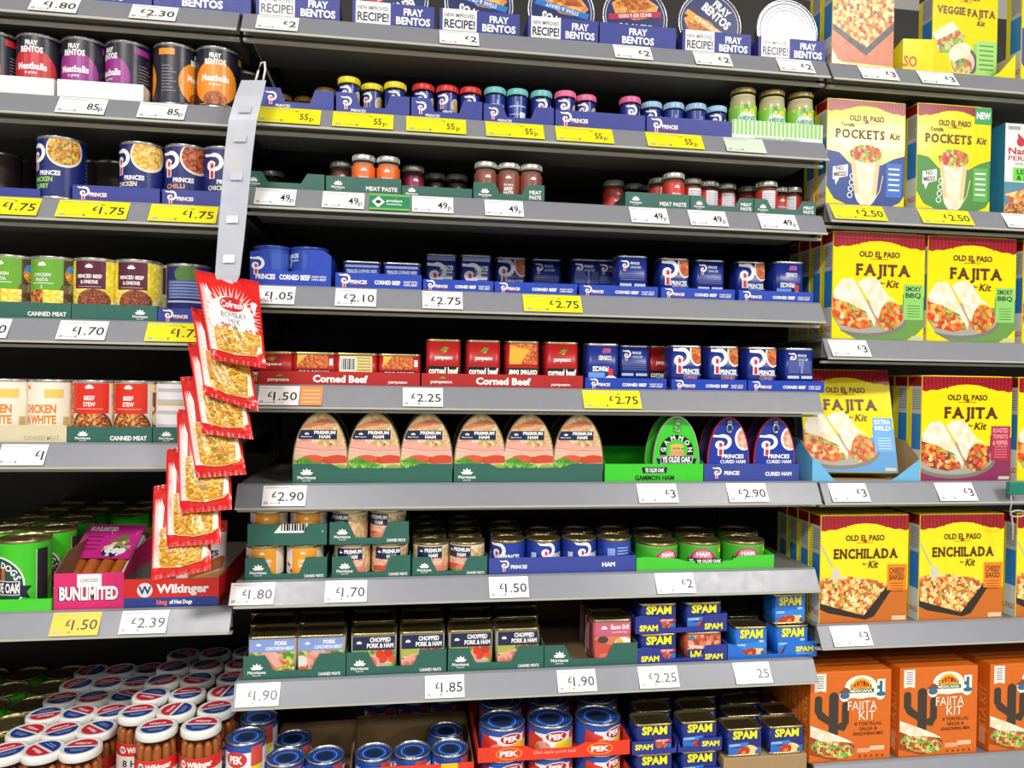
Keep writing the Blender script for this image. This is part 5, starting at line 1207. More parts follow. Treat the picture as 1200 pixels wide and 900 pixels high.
# spread jars
def spreads(lst, colr, word, back=()):
    for i, (px, top) in enumerate(lst):
        put('spread_' + ('back_' if i in back else '') + colr, px, 'C2', word + ' paste jar, {} from left among its colour', 'jar', 'blue paste jars with bright lids', top=top, rot=(8, -6, 20, 0)[i % 4], dz=.0014)
TB = [(0, 1), (.26, 1), (.33, .36), (.67, .36), (.74, 1), (1, 1)]
def sp_tray(A): A.swirl(.13, .2, .62); A.text('PRINCES', .30, .16, .12, WHITE, .2, bold=.03)
for a, c, l in ((306, 391, 'gold'), (394, 480, 'yellow'), (482, 565, 'red'), (567, 649, 'teal')):
    tray(a, c, 'C2', .035 if l != 'teal' else .033, TB, TRAYBLUE, sp_tray, 'blue notched tray holding the %s-lidded paste jars' % l, 'blue jar trays', d=.17, side=.03)
for a, c, l in ((651, 756, 'pink'), (758, 857, 'sky-blue')):
    tray(a, c, 'C2', .031, FLAT, TRAYBLUE, a_princes(.11, sz=.8), 'long blue tray holding the %s-lidded paste jars' % l, 'blue jar trays', d=.17, side=.03)
spreads(((330, 109), (357, 112), (382, 102)), 'gold', 'gold-lidded', (0, 2)); spreads(((409, 89), (436, 97), (463, 95)), 'yellow', 'yellow-lidded'); spreads(((496, 97), (524, 99), (551, 101)), 'red', 'red-lidded')
spreads(((580, 101), (606, 103), (634, 105)), 'teal', 'teal-lidded', (0, 1)); spreads(((662, 105), (686, 110), (738, 112)), 'pink', 'pink-lidded'); spreads(((763, 118), (789, 119), (815, 120), (839, 123)), 'sky', 'sky-blue-lidded', (1, 2))
def striped(A):
    A.rect(0, 0, 1, .26, WHITE)
    for i in range(22): A.rect(i / 22, .26, i / 22 + .026, 1, M('7ac84a'))
    A.text('SANDWICH SPREAD', .5, .13, .12, M('8ab88a'), .5)
tray(858, 964, 'C2', .036, FLAT, M('eef2e4', .5), striped, 'green striped tray holding the three sandwich spread jars', 'blue jar trays', d=.12, side=.03)
for px, l in ((870, 'left'), (904, 'middle'), (937, 'right')): put('heinz_jar', px, 'C2', 'green sandwich spread jar, %s of the three' % l, 'jar', 'sandwich spread jars', dy=.003, dz=.0014)

# meat paste jars
g = 'meat paste jars on the third centre shelf'
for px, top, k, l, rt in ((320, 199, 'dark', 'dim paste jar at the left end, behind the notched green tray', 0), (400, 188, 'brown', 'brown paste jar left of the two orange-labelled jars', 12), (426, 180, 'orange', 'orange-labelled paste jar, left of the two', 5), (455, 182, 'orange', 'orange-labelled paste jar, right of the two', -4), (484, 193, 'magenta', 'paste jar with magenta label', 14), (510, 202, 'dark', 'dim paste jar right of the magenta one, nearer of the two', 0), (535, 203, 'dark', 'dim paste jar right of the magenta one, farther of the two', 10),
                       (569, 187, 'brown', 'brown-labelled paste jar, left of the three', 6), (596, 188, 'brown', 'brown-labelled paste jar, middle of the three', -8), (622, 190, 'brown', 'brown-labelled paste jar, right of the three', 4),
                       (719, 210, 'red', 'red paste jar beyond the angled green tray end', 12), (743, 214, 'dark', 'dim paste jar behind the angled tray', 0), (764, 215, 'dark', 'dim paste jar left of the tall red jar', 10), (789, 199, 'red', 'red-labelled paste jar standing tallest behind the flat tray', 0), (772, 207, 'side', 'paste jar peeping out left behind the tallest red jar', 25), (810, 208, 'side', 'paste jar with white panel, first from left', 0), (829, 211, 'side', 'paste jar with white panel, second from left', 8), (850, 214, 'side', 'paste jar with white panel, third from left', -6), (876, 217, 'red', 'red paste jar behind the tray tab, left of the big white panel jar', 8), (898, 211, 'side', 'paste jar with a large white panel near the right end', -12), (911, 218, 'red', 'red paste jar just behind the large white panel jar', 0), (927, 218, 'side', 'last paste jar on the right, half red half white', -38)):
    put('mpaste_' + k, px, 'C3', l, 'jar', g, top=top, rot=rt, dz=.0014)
NT = [(0, 1), (.2, 1), (.28, .42), (.7, .42), (.78, 1), (1, 1)]
tray(288, 380, 'C3', .029, NT, TEAL, a_mor(None, .1, .5, .2), 'notched green tray at the left end of the paste shelf', 'green jar trays', d=.17, side=.024)
tray(382, 470, 'C3', .028, FLAT, TEAL, a_mor('MEAT PASTE', .16, .55, .24, .74, .42), 'flat green tray in front of the orange-labelled jars', 'green jar trays', d=.17, side=.024)
tray(471, 553, 'C3', .018, FLAT, TEAL, a_mor(None, .14, .8, .1), 'low green tray in front of the magenta jar', 'green jar trays', d=.17, side=.018)
tray(555, 638, 'C3', .031, [(0, 1), (.3, 1), (.36, .42), (.68, .42), (.74, 1), (1, 1)], TEAL, a_mor('MEAT PASTE', .16, .5, .2, .87, .17, True), 'notched green tray in front of the three brown jars', 'green jar trays', d=.17, side=.024)
tray(733, 808, 'C3', .028, FLAT, TEAL, a_mor('MEAT PASTE', .16, .55, .24, .74, .42), 'flat green tray in front of the tallest red jar', 'green jar trays', d=.17, side=.024)
tray(809, 883, 'C3', .028, NT, TEAL, a_mor('MEAT PASTE', .14, .5, .2, .88, .17, True), 'notched green tray in front of the white panel jars', 'green jar trays', d=.17, side=.024)
tray(884, 956, 'C3', .028, NT, TEAL, a_mor('MEAT PASTE', .14, .5, .2, .88, .17, True), 'notched green tray at the right end of the paste shelf', 'green jar trays', d=.17, side=.024)

# corned beef, blue
CBX = a_princes(.10, sz=.86, extra='CORNED BEEF')
def tall_carton(A): A.swirl(.07, .28, .46); A.text('PRINCES', .19, .24, .12, WHITE, .24, bold=.05); A.text('CORNED BEEF', .55, .24, .12, WHITE, .38, bold=.05); A.text('MADE WITH', .85, .27, .05, WHITE, .18); A.text('100% BEEF', .85, .2, .05, WHITE, .18)
tray(293, 388, 'C4', .066, [(0, .86), (.2, .92), (.24, .45), (.5, .38), (.54, .4), (.70, .46), (.73, .96), (.9, .95), (1, .82)], TRAYROYAL, tall_carton, 'tall torn blue carton at the left end of the fourth shelf', 'blue corned beef trays', d=.14, side=.055)
put('beef_can_round', 320, 'C4', 'round blue corned beef can in the torn carton, left of the two', 'tin', 'round tins in the torn carton', dy=.003, dz=.0035, rot=6)
put('beef_can_round', 363, 'C4', 'round blue corned beef can in the torn carton, right of the two', 'tin', 'round tins in the torn carton', dy=.003, dz=.0035, rot=-14)
g = 'blue corned beef tins on the fourth centre shelf'
tray(393, 494, 'C4', .027, FLAT, TRAYROYAL, CBX, 'low blue tray in front of the two low tins', 'blue corned beef trays', d=.12)
for px, l in ((424, 'left'), (471, 'right')): put('beef_tin_low', px, 'C4', 'low blue corned beef tin with silver rim, %s of the two' % l, 'tin', g, dy=.035, dz=.0014)
for a, c, l in ((496, 578, 'two pale-topped tins'), (580, 676, 'third and fourth tall blue tins'), (679, 771, 'fifth and sixth tall blue tins'), (775, 861, 'seventh and eighth tall blue tins'), (866, 953, 'last two tall blue tins')):
    tray(a, c, 'C4', .021, FLAT, TRAYROYAL, CBX, 'blue tray under the ' + l + ' of the fourth shelf', 'blue corned beef trays', d=.12)
for px, k, top, l in ((517, 'band', 297, 'with pale blue top, left of the two'), (558, 'band', 298, 'with pale blue top, right of the two'), (599, 'logo', 301, 'with beef picture, beside the pale-topped tins'), (641, 'back', 303, 'turned to its back, first from left'), (688, 'table', 303, 'turned to its nutrition table'), (717, 'back', 304, 'set back behind the nutrition table tin'), (742, 'back', 299, 'turned to its back, tallest in view'), (791, 'logo', 302, 'with beef picture, second from left'), (833, 'back', 304, 'turned to its back, right of a beef picture tin'), (881, 'logo', 306, 'with beef picture, second from right end'), (926, 'flip', 306, 'upside down at the right end')):
    put('beef_tin_' + k, px, 'C4', 'tall blue tin %s, fourth shelf' % l, 'tin', g, top=top, dz=.0014)
# corned beef, red then blue
CRT = M('b2201e', .45)
def red_tray(A): A.text('Corned Beef', .5, .5, .46, WHITE, .34, bold=.05); A.text('pampeano', .12, .42, .22, WHITE, .13, bold=.02); A.text('pampeano', .86, .34, .2, WHITE, .12, bold=.02); A.poly([(.1, .62), (.13, .8), (.15, .64)], M('6aa83a'))
tray(303, 492, 'C5', .0245, FLAT, CRT, red_tray, 'red tray in front of the four low red tins', 'red corned beef trays', d=.14)
tray(494, 683, 'C5', .0245, FLAT, CRT, red_tray, 'red tray in front of the four tall red tins', 'red corned beef trays', d=.14)
for px, k, l in ((317, 'pamp_low', 'low red corned beef tin cut off by the snack bags'), (368, 'pamp_low_flip', 'low red corned beef tin upside down, left of the barcode tin'), (417, 'pamp_low_back', 'low red corned beef tin showing its barcode'), (468, 'pamp_low_flip', 'low red corned beef tin upside down, right of the barcode tin'), (520, 'pamp_tall', 'tall red corned beef tin, first of the four'), (567, 'pamp_tall', 'tall red corned beef tin, second of the four'), (613, 'pamp_tall_flip', 'tall red corned beef tin upside down, third of the four'), (659, 'pamp_tall', 'tall red corned beef tin, last of the four')):
    put(k, px, 'C5', l, 'tin', 'red corned beef tins', dy=.003, dz=.0014)
for a, c, l in ((686, 781, 'first'), (787, 875, 'second'), (877, 966, 'third')): tray(a, c, 'C5', .0215, FLAT, TRAYROYAL, a_princes(.10, sz=.86, extra='CORNED BEEF'), 'blue corned beef tray on the fifth shelf, %s from left' % l, 'blue corned beef trays', d=.14)
g = 'blue corned beef tins on the fifth centre shelf'
for px, k, dy, l in ((707, 'flip', .003, 'upside down, first on the fifth shelf'), (744, 'back', .04, 'set back in shade beside the upside down one'), (805, 'logo', .003, 'with beef slice, left of three alike on the fifth shelf'), (849, 'logo', .003, 'with beef slice, middle of three alike on the fifth shelf'), (894, 'logo', .003, 'with beef slice, right of three alike on the fifth shelf'), (938, 'table', .003, 'turned to its back at the right end of the fifth shelf')):
    put('beef_tin_' + k, px, 'C5', 'blue corned beef tin ' + l, 'tin', g, dy=dy, dz=.0014)
put('pamp_tall', 778, 'C5', 'dark red tin sliver between blue tins on the fifth shelf', 'tin', g, dy=.062, dz=.0014)

# ham domes
HT = [(0, 1), (.235, 1), (.29, .78), (.71, .78), (.8, 1), (1, 1)]
tray(343, 530, 'C6', .034, HT, TEAL, a_mor(None, .085, .62, .2), 'green tray holding the first three premium ham tins', 'ham tin trays', d=.1, side=.03)
tray(532, 706, 'C6', .034, HT, TEAL, a_mor(None, .085, .62, .2), 'green tray holding the last three premium ham tins', 'ham tin trays', d=.1, side=.03)
for i, px in enumerate((376, 439, 500, 563, 620, 678)): put('premium_ham', px, 'C6', 'dome-shaped premium ham tin with sandwich picture, %s of six' % ORD[i], 'ham tin', 'premium ham tins', dy=.003, dz=.0016)
def gam_tray(A): A.poly([(.37, .82), (.63, .82), (.62, .5), (.38, .5)], M('14183a')); A.text('YE OLDE OAK', .5, .66, .2, WHITE, .2, bold=.04); A.text('GAMMON HAM', .5, .25, .24, M('14301a'), .4, bold=.04)
tray(709, 824, 'C6', .0335, FLAT, OG, gam_tray, 'bright green tray holding one gammon ham tin', 'ham tin trays', d=.17, side=.05, back=.05)
put('gammon_ham', 793, 'C6', 'dome-shaped bright green gammon ham tin', 'ham tin', None, dy=.003, dz=.0016)
tray(825, 936, 'C6', .0335, FLAT, M('34459a', .5), lambda A: (A.swirl(.13, .2, .62), A.text('PRINCES', .29, .5, .2, WHITE, .16, bold=.04), A.text('CURED HAM', .78, .45, .2, WHITE, .28, bold=.04)), 'navy tray holding the two blue cured ham tins', 'ham tin trays', d=.13, side=.05)
for px, l in ((854, 'left'), (908, 'right')): put('cured_ham', px, 'C6', 'dome-shaped blue cured ham tin with ring pull, %s of the two' % l, 'ham tin', 'cured ham tins', dy=.003, dz=.0016)
put('cured_ham', 845, 'C6', 'blue cured ham tin hidden behind the left one', 'ham tin', 'cured ham tins', dy=.056, dz=.0016)

# round ham cans
MT = [(0, 1), (.23, 1), (.33, .28), (.66, .28), (.74, 1), (1, 1)]
def mtray(A): A.tree(.16, .24, .5); A.text('CANNED MEATS', .84, .16, .12, WHITE, .24, bold=.03)
def barcode(A):
    A.poly([(.33, .58), (.70, .58), (.76, 1), (.42, 1)], WHITE); [A.rect(.42 + i * .033, .68, .435 + i * .033 + .006 * (i % 3), 1, BLACK) for i in range(10)]; A.rect(.94, .6, .95, .68, WHITE)
dz2 = .0585
g = 'round ham and chicken cans'
tray(287, 383, 'C7', .038, MT, TEAL, mtray, 'lower green tray of chicken cans', 'green can trays on the seventh shelf', d=.14, side=.04)
for px, l in ((311, 'left'), (358, 'right')): put('chicken_can', px, 'C7', 'chicken can with orange label in the lower tray, %s one' % l, 'can', g, dy=.003, dz=.0014)
for px, l in ((314, 'left'), (360, 'right')): put('chicken_can', px, 'C7', 'chicken can with orange label behind the lower tray, %s one' % l, 'can', g, dy=.068, dz=.0014)
tray(290, 383, 'C7', .036, FLAT, TEAL, barcode, 'upper green tray with white barcode, on top of the chicken cans', 'green can trays on the seventh shelf', d=.14, dz=dz2, side=.036)
for px, l in ((316, 'left'), (362, 'right')):
    put('chicken_can', px, 'C7', 'chicken can in the upper barcode tray, %s one' % l, 'can', g, dy=.003, dz=dz2 + .0014)
    put('chicken_can', px + 4, 'C7', 'chicken can at the back of the upper barcode tray, %s one' % l, 'can', g, dy=.068, dz=dz2 + .0014)
tray(389, 481, 'C7', .038, MT, TEAL, mtray, 'lower green tray of premium ham cans', 'green can trays on the seventh shelf', d=.14, side=.04)
for px, k, l in ((413, 'a', 'left'), (457, 'a', 'right')): put('ham_can_' + k, px, 'C7', 'premium ham can in the lower of two stacked trays, %s one' % l, 'can', g, dy=.003, dz=.0014); put('ham_can_a', px + 3, 'C7', 'premium ham can behind in the lower stacked tray, %s one' % l, 'can', g, dy=.068, dz=.0014)
tray(386, 479, 'C7', .038, MT, TEAL, mtray, 'upper green tray stacked on the premium ham cans', 'green can trays on the seventh shelf', d=.14, dz=dz2, side=.04)
for px, k, l in ((410, 'b', 'left'), (455, 'b', 'right')):
    put('ham_can_' + k, px, 'C7', 'premium ham can in the upper stacked tray, %s one' % l, 'can', g, dy=.003, dz=dz2 + .0014)
    put('ham_can_' + k, px + 3, 'C7', 'premium ham can behind in the upper stacked tray, %s one' % l, 'can', g, dy=.068, dz=dz2 + .0014)
tray(483, 571, 'C7', .034, MT, TEAL, mtray, 'single green tray of premium ham cans', 'green can trays on the seventh shelf', d=.28, side=.034)
for r in range(4):
    for px, k, l in ((505, 'a', 'left'), (547, 'b', 'right')): put('ham_can_' + k, px - (r > 0) * 1 - r, 'C7', 'premium ham can in the single tray, %s row back, %s' % (ORD[r], l) if r else 'premium ham can at the front of the single tray, %s one' % l, 'can', g, dy=.003 + .066 * r, dz=.0014, rot=(0 if px < 520 else 8))
tray(573, 745, 'C7', .030, FLAT, M('35469c', .5), lambda A: (A.swirl(.1, .2, .66), A.text('PRINCES', .2, .46, .2, WHITE, .11, bold=.04), A.text('HAM', .81, .5, .24, WHITE, .09, bold=.05)), 'long navy tray of small blue ham cans', 'can trays', d=.2, side=.03)
for r in range(3):
    for i, (px, k) in enumerate(((595, 'a'), (636, 'b'), (678, 'b'), (719, 'c'))):
        if r == 2 and i != 0: continue
        put('princes_ham_' + k, px - 2 * r, 'C7', 'small blue ham can, %s of four%s' % (ORD[i], (' at the front of the navy tray', ', second row of the navy tray', ', third row of the navy tray')[r]), 'can', 'small blue ham cans', dy=.003 + .064 * r, dz=.0014)
def oak_tray(A): A.rect(.42, .42, .62, .66, M('1a2a2a')); A.text('YE OLDE OAK', .52, .54, .18, WHITE, .18, bold=.04)
tray(746, 907, 'C7', .031, [(0, .8), (.06, .86), (.3, .70), (.36, .55), (.68, .55), (.74, .80), (1, .86)], M('44c832', .45), oak_tray, 'bright green tray of squat ham cans', 'can trays', d=.2, side=.03)
for r in range(2):
    for i, (px, k) in enumerate(((769, 'a'), (819, 'b'), (870, 'b'))): put('oak_can_' + k, px - 6 * r, 'C7', 'squat green ham can, %s of three %s' % (ORD[i], ('at the front', 'in the back row')[r]), 'can', 'squat green ham cans', dy=.003 + .079 * r, dz=.0014)

# luncheon meat tins
LT = [(0, 1), (.21, 1), (.28, .42), (.30, .36), (.66, .36), (.74, 1), (1, 1)]
def lt(A): A.tree(.13, .22, .5); A.text('CANNED MEATS', .84, .16, .12, WHITE, .22, bold=.03)
for a, c, l in ((285, 405, 'two pork luncheon meat tins'), (406, 523, 'first two chopped pork tins'), (525, 637, 'last two chopped pork tins')):
    tray(a, c, 'C8', .041, LT, TEAL, lt, 'green notched tray of the ' + l, 'green tin trays on the eighth shelf', d=.26, side=.042)
tray(638, 747, 'C8', .040, LT, TEAL, lambda A: A.tree(.16, .22, .55), 'green notched tray, half empty, with bacon grill tins', 'green tin trays on the eighth shelf', d=.26, side=.042, inside=M('7a664a', .7))
g = 'luncheon meat tins on the eighth shelf'
for px, k, l in ((319, 'luncheon_tin', 'pork luncheon meat tin with light blue band, left of the two'), (376, 'luncheon_tin', 'pork luncheon meat tin with light blue band, right of the two'), (438, 'chopped_tin', 'chopped pork tin with navy band, first of four'), (495, 'chopped_tin', 'chopped pork tin with navy band, second of four'), (552, 'chopped_tin', 'chopped pork tin with navy band, third of four'), (607, 'chopped_tin', 'chopped pork tin with navy band, last of four')):
    put(k, px, 'C8', l, 'tin', g, dy=.003, dz=.0014)
for r in (1, 2, 3):
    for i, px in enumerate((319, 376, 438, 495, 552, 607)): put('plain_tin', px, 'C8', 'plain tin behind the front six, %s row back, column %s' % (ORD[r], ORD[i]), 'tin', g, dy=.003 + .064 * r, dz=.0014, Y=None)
# keep each column of tins straight behind its front tin
put('bacon_tin', 718, 'C8', 'bacon grill tin with pink band and fried egg', 'tin', g, dy=.003, dz=.0014)
put('bacon_tin', 710, 'C8', 'bacon grill tin right behind the front one', 'tin', g, dy=.067, dz=.0014)
ht = .0525
def spt(A): A.text('SPAM', .14, .30, .30, SPY, .20, bold=.08); A.text('SPAM', .85, .30, .30, SPY, .20, bold=.08)
SPT = [(0, .92), (.06, 1), (.24, .92), (.30, .26), (.44, .26), (.72, .3), (.75, .95), (1, 1)]
SPM = M('2b3590', .45)
tray(747, 852, 'C8', .031, SPT, SPM, spt, 'navy tray of the lower stacked tins', 'navy tin trays', d=.13, side=.03)
tray(745, 852, 'C8', .033, SPT, SPM, spt, 'navy tray of the upper stacked tins', 'navy tin trays', d=.13, dz=ht + .0028, side=.03)
for t, (a, c) in enumerate((('spam_red', 'spam_flip'), ('spam_red', 'spam_blue'))):
    for px, k, l in ((772, a, 'left'), (825, c, 'right')):
        put(k, px, 'C8', 'navy chopped meat tin with yellow lettering, %s tier, %s one' % (('lower', 'upper')[t], l), 'tin', 'navy stacked tins', dy=.003, dz=.0014 + t * (ht + .0028))
        put('spam_dim', px, 'C8', 'navy tin behind the %s tier, %s one' % (('lower', 'upper')[t], l), 'tin', 'navy stacked tins', dy=.055, dz=.0014 + t * (ht + .0028))
g = 'light blue tins on the eighth shelf'
tray(853, 957, 'C8', .030, [(0, 1), (.1, .9), (.2, .25), (.62, .25), (.66, .85), (1, 1)], SPAML, lambda A: (A.text('SPAM', .86, .5, .3, SPY, .2, bold=.06), A.rect(.77, .2, .95, .24, M('a8d0f0'))), 'light blue open tray under the light blue tins', 'light blue tray', d=.12, side=.03, dy=.004)
put('spam_light', 881, 'C8', 'light blue tin standing forward on the left', 'tin', g, dy=.008, dz=.0014, rot=-2)
put('spam_light', 929, 'C8', 'light blue tin, lower of the two stacked at the right end', 'tin', g, dy=.008, dz=.0014)
put('spam_light', 926, 'C8', 'light blue tin, upper of the two stacked at the right end', 'tin', g, dy=.012, dz=.0014 + .058)
put('spam_light', 872, 'C8', 'light blue tin in the row behind the forward one', 'tin', g, dy=.069, dz=.0014)

# lowest centre shelf: pork loaf cans and chopped meat tins
zc = ZD['C9']; REDT = M('e8391f', .45)
def case(px0, px1, Yf, d, h, label):
    x0, x1 = Xp(px0, Yf, zc + h), Xp(px1, Yf, zc + h); b = B(); b.box(-(x1 - x0) / 2, (x1 - x0) / 2, 0, d, 0, h, KRAFT, .002); b.box(-(x1 - x0) / 2, (x1 - x0) / 2, d * .4, d * .5, h, h + .0004, M('c8b890', .4))
    o = b.build('shipping_carton'); o.location = ((x0 + x1) / 2, Yf, zc); tag(o, label, 'carton', None)
def ptray(A): A.ell(.20, .52, .085, .40, M('f2c21e'), 24); A.ell(.20, .52, .08, .36, REDT, 24); A.text('PEK', .20, .52, .34, WHITE, .12, bold=.05); A.ell(.80, .52, .085, .40, M('f2c21e'), 24); A.ell(.80, .52, .08, .36, REDT, 24); A.text('PEK', .80, .52, .34, WHITE, .12, bold=.05); A.text('Old-style pork loaf', .5, .5, .2, M('f8c8b8'), .28, bold=.0)
PT = [(0, 1), (.3, 1), (.36, .72), (.64, .72), (.7, 1), (1, 1)]
hp = .0535 + .0022
zt = CZ - .625 - zc - .0535                               # floor of the upper tray above the base
case(560, 736, Y0, .2, zt - hp - .001, 'closed cardboard case under the stacked red trays')
for t, l in ((1, 'upper'), (0, 'lower')):
    dz = zt - hp * (1 - t)
    tray(560, 738, 'C9', .026, PT, REDT, ptray, '%s red tray of large pork loaf cans' % l, 'red can trays', d=.18, dz=dz, side=.03)
    for i, px in enumerate((588, 644, 700)):
        put('pek_large', px, 'C9', 'large pork loaf can with blue lid, %s red tray, %s from left' % (l, ORD[i]), 'can', 'large pork loaf cans', dy=.003, dz=dz + .0014, rot=(10, 0, 28)[i])
        if t: put('pek_large', px - 2, 'C9', 'large pork loaf can at the back of the upper red tray, %s from left' % ORD[i], 'can', 'large pork loaf cans', dy=.088, dz=dz + .0014)
zs = CZ - .666 - zc - .080
case(308, 556, Y0, .30, zs - .001, 'closed cardboard case under the small pork loaf cans')
def stray(A): A.ell(.7, .7, .1, .4, M('f2c21e'), 20); A.ell(.7, .7, .095, .36, REDT, 20); A.text('PEK', .7, .7, .3, WHITE, .12, bold=.05)
tray(309, 409, 'C9', .073, [(0, .9), (.5, .9), (.56, 1), (.9, 1), (1, .92)], REDT, stray, 'red tray of two small pork loaf cans', 'red can trays', d=.19, dz=zs, side=.068, back=.068, inside=M('8f7450', .7))
tray(410, 555, 'C9', .070, FLAT, REDT, lambda A: (A.ell(.8, .9, .07, .25, M('f2c21e'), 20)), 'red tray of three small pork loaf cans', 'red can trays', d=.19, dz=zs, side=.072, back=.074, inside=M('8f7450', .7))
g = 'small pork loaf cans'
for px, dy, l, rt in ((335, .003, 'in the left red tray, left one', 0), (381, .003, 'in the left red tray, right one', 10), (438, .003, 'in the middle red tray, first of three', 5), (483, .003, 'in the middle red tray, second of three', -10), (527, .003, 'in the middle red tray, third of three', 14), (522, .07, 'behind the third one of the middle tray', 30), (343, .07, 'behind the left red tray cans', 20), (446, .215, 'at the dark back of the middle tray, left one', 0), (485, .215, 'at the dark back of the middle tray, middle one', 0), (522, .215, 'at the dark back of the middle tray, right one', 0)):
    put('pek_small', px, 'C9', 'small pork loaf can ' + l, 'can', g, dy=dy, dz=zs + .0014, rot=rt)
zk = CZ - .622 - zc - .080
case(258, 307, Y0 - .004, .17, zk - .0005, 'closed narrow cardboard case beside the sausage jars')
put('pek_small', 288, 'C9', 'small pork loaf can standing higher beside the sausage jars', 'can', g, dy=-.002, dz=zk, rot=8)
put('pek_small', 303, 'C9', 'dim pork loaf can behind the higher one', 'can', g, dy=.07, dz=zk)
zn = CZ - .627 - zc - ht
def nt(A): A.text('SPAM', .3, .35, .3, SPY, .36, bold=.08)
case(740, 846, Y0, .26, zn - ht - .0038, 'closed cardboard case under the stacked navy tins')
case(848, 946, Y0, .30, zn - .018, 'closed cardboard case under the loose navy tins')
g = 'navy tins on the lowest shelf'
for px0, px1, nm in ((741, 793, 'left'), (795, 846, 'right')):
    for t in (1, 0):
        tray(px0, px1, 'C9', .03, [(0, .8), (.5, .8), (.55, .3), (.95, .3), (1, .8)] if nm == 'left' else [(0, .8), (.05, .3), (.45, .3), (.5, .8), (1, .8)], SPM, (lambda A: A.text('SPAM', .26, .45, .3, SPY, .4, bold=.08)) if nm == 'left' else (lambda A: A.text('SPAM', .74, .45, .3, SPY, .4, bold=.08)),
             'navy tray, %s stack on the lowest shelf, %s tier' % (nm, 'upper' if t else 'lower'), 'navy tin trays', d=.25, dz=zn - .0014 - (1 - t) * (ht + .0024), side=.03)
for i, (px, k) in enumerate(((767, 'spam_red'), (820, 'spam_blue'), (873, 'spam_blue'), (922, 'spam_blue'))):
    for r in range(5):
        if i < 2 and r > 3: continue
        zz = zn if i < 2 else zn - .0175 
        put(k if r == 0 else 'spam_dim', px, 'C9', 'navy tin on the lowest shelf, column %s, %s' % (ORD[i], 'front one with yellow lettering' if r == 0 else ORD[r] + ' row back'), 'tin', g, dy=.003 + r * .0505, dz=zz)
    if i < 2: put(k, px, 'C9', 'navy tin under the front one of column %s' % ORD[i], 'tin', g, dy=.003, dz=zn - ht - .0024)

# ------------------------------------------------------------------ right bay goods
def kits(kind, px, sh, label, n=1, dy=0.0, step=.040, rot=0.0, group='meal kit boxes', shift=0):
    w, d, h = DIM[kind]; Yc = Y0 + dy + d / 2
    x = Xp(px, Y0 + dy, ZD[sh] + h * .5)
    for i in range(n):
        inst(kind, (x + shift * i, Yc + i * step, ZD[sh]), label if i == 0 else label + ', %s behind it' % ORD[i - 1], 'meal kit', group, radians(rot))
kits('kit_nachos', 1012, 'R1', 'boxed kit with cheesy dish picture at the top, washed by glare', 2)
kits('kit_veggie', 1131, 'R1', 'yellow veggie fajita kit leaning in the yellow tray', 1, dy=.03)
def so(A): A.text('EL PASO', .125, .3, .3, M('b83a1c'), .34, bold=.03, al='R')
tray(1058, 1190, 'R1', .064, [(0, .95), (.26, 1), (.27, .12), (.80, .06), (.86, .2), (1, .78)], OEPY, so, 'yellow cut-away tray holding the veggie fajita kit', 'meal kit trays', d=.12, dy=.0, side=.05, inside=M('c8b890', .6))
kits('kit_pockets_blue', 1240, 'R1', 'yellow and blue pockets kit cut by the right edge at the top', 1)
kits('kit_pockets_blue', 1015, 'R2', 'yellow and blue pockets kit washed by glare', 2)
kits('kit_pockets_green', 1118, 'R2', 'yellow and green pockets kit with green corner flash', 2)
kits('kit_peri', 1213, 'R2', 'white peri-peri kit cut by the right edge', 1, dy=.004)
kits('kit_smoky', 1030, 'R3', 'yellow smoky fajita kit, left of the two', 4)
kits('kit_smoky', 1139, 'R3', 'yellow smoky fajita kit, right of the two', 2)
kits('kit_smoky', 1249, 'R3', 'yellow smoky fajita kit cut by the right edge', 1)
tray(952, 1078, 'R4', .044, [(0, 1), (.03, 1), (.18, .2), (.22, .06), (.72, .06), (.78, .2), (1, 1)], M('6ab4e0', .45), None, 'light blue cut-away tray holding a leaning fajita kit', 'meal kit trays', d=.17, side=.075, back=.09, inside=M('b09468', .7))
k = put('kit_mild', 1004, 'R4', 'yellow and blue mild fajita kit leaning back in the light blue tray', 'meal kit', 'meal kit boxes', dy=.02, dz=.006)
k.rotation_euler = (radians(-13), 0, radians(-7)); k.location.y = Y0 + .045; k.location.z = ZD['R4'] + .010
kits('kit_tomato', 1060, 'R4', 'fajita kit standing at the back behind the light blue tray', 1, dy=.19)
kits('kit_tomato', 1133, 'R4', 'yellow and crimson tomato pepper fajita kit', 3)
kits('kit_smoky', 1243, 'R4', 'fajita kit cut by the right edge, beside the tomato pepper kit', 1)
kits('kit_enchilada', 1013, 'R5', 'yellow enchilada kit, left of the two', 4, step=.041)
kits('kit_enchilada', 1127, 'R5', 'yellow enchilada kit, right of the two', 3)
kits('kit_enchilada', 1239, 'R5', 'yellow enchilada kit cut by the right edge', 1)
kits('kit_cantina', 997, 'R6', 'orange cactus fajita kit, left of three', 5, step=.0375)
kits('kit_cantina', 1100, 'R6', 'orange cactus fajita kit, middle of three', 4, step=.0375)
kits('kit_cantina', 1204, 'R6', 'orange cactus fajita kit cut by the right edge', 4, step=.0375)
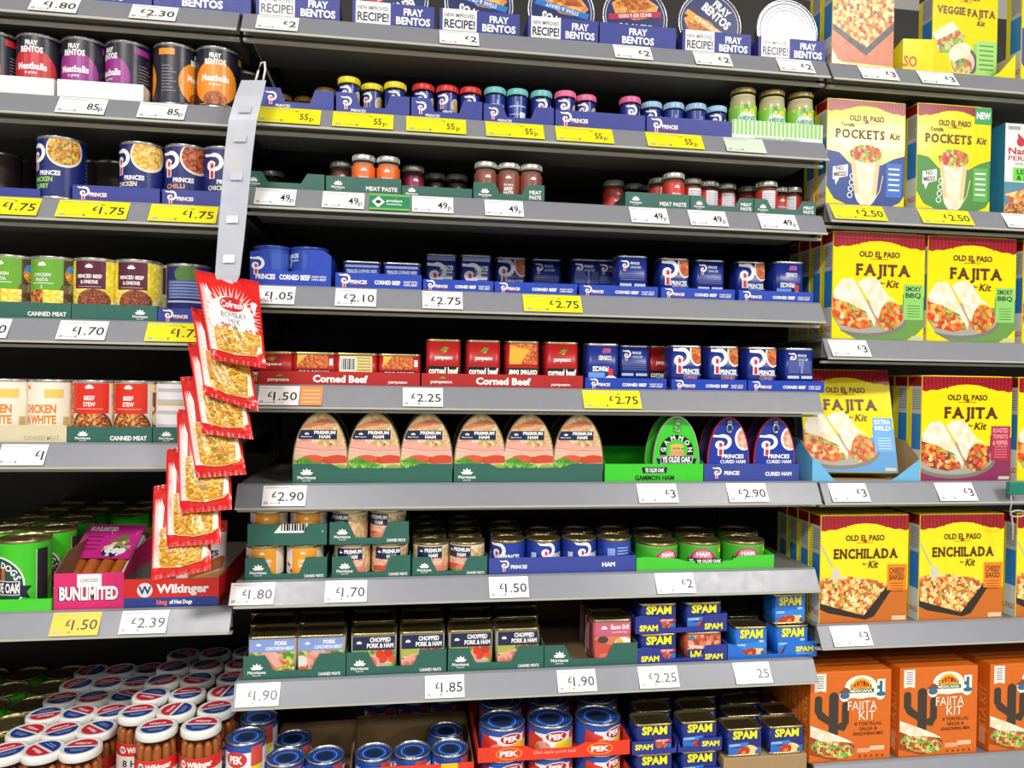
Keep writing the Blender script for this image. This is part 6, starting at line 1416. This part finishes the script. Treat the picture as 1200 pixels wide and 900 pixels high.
# small hanging holder at the right edge
root = empty('ticket_holder'); Yh = YF - .012; base = at(1188, 572, Yh); root.location = base
b = B(); b.box(-.012, .022, -.004, .006, -.012, .012, M('1f7a66', .35), .002); b.build('clip', root)
b = B(); b.tube([(-.006, 0, -.012), (-.006, -.002, -.03), (-.007, 0, -.045)], .0012, M('c8ccd0', .2, 0, .05, 60, .7)); b.tube([(.008 + .016 * cos(a), -.002, -.048 + .006 * sin(a)) for a in [2 * pi * i / 20 for i in range(21)]], .0016, M('c8ccd0', .2, 0, .05, 60, .7)); b.tube([(-.004, 0, -.05), (.004, .004, -.075), (.006, .006, -.10)], .0014, M('c8ccd0', .2, 0, .05, 60, .7)); b.build('loop', root)
tag(root, 'small green clip with a clear plastic loop at the right edge', 'clip')

# ------------------------------------------------------------------ hanging strip with snack bags
PL = M('d4d8e4', .15, 0, .04, 40, .68)
S_ = [(283, 312, 94, 1.232), (276, 308, 112, 1.222), (268, 301, 140, 1.215), (263, 296, 180, 1.212), (259, 291, 230, 1.212), (255, 286, 280, 1.212), (252, 281, 322, 1.214), (256, 276, 334, 1.216)]
root = empty('hanging_strip'); org = at(290, 130, 1.22); root.location = org
b = B(); f = []; 
for l, r, y, Y in S_: f.append((at(l, y, Y) - org, at(r, y, Y) - org))
t = Vector((0, .0012, 0))
b.hull_rings([[a, c, c + t, a + t] for a, c in f], PL, True, False)
b.build('plastic_band', root)
for (a0, c0), (a1, c1) in zip(f[1:], f[2:]):
    for q in (.45,):
        m0, m1 = a0.lerp(a1, q), c0.lerp(c1, q); u = (m1 - m0); dn = (a1 - a0).normalized() * .012; b = B()
        p = [m0 + u * .28, m0 + u * .72]; fw = Vector((0, -.003, 0)); th = Vector((0, -.0008, 0))
        b.hull_rings([[p[0], p[1], p[1] + th, p[0] + th], [p[0] + dn + fw, p[1] + dn + fw, p[1] + dn + fw + th, p[0] + dn + fw + th]], PL, True, False)
        b.build('hook_tab', root)
b = B(); c = at(304, 84, 1.236) - org; b.tube([c + Vector((x, 0, z)) for x, z in ((-.006, -.016), (-.002, .0), (.002, .014), (.008, .016), (.009, .004), (.006, -.014))], .0017, WHITE); b.build('hook', root)
tag(root, 'curved clear plastic strip hanging between the left and centre bays', 'hanging strip')
Q = [((228, 316), (303, 330), (312, 432), (248, 421)), ((224, 360), (287, 379), (303, 482), (240, 463)), ((220, 402), (280, 409), (297, 515), (237, 508)), ((211, 442), (270, 438), (289, 556), (230, 560)), ((207, 480), (268, 475), (272, 597), (211, 602)), ((195, 526), (259, 522), (259, 637), (195, 641)), ((180, 570), (248, 558), (247, 668), (177, 680))]
NB = ['topmost bombay mix bag with red oval emblem', 'second bombay mix bag from the top', 'third bombay mix bag from the top', 'fourth bombay mix bag from the top', 'third bombay mix bag from the bottom', 'second bombay mix bag from the bottom', 'lowest bombay mix bag, just above the red hot dog tray']
for i, q in enumerate(Q): snack_bag(q, 1.222, 1.160, NB[i], i + 3, i == 0)
bpy.context.view_layer.update()
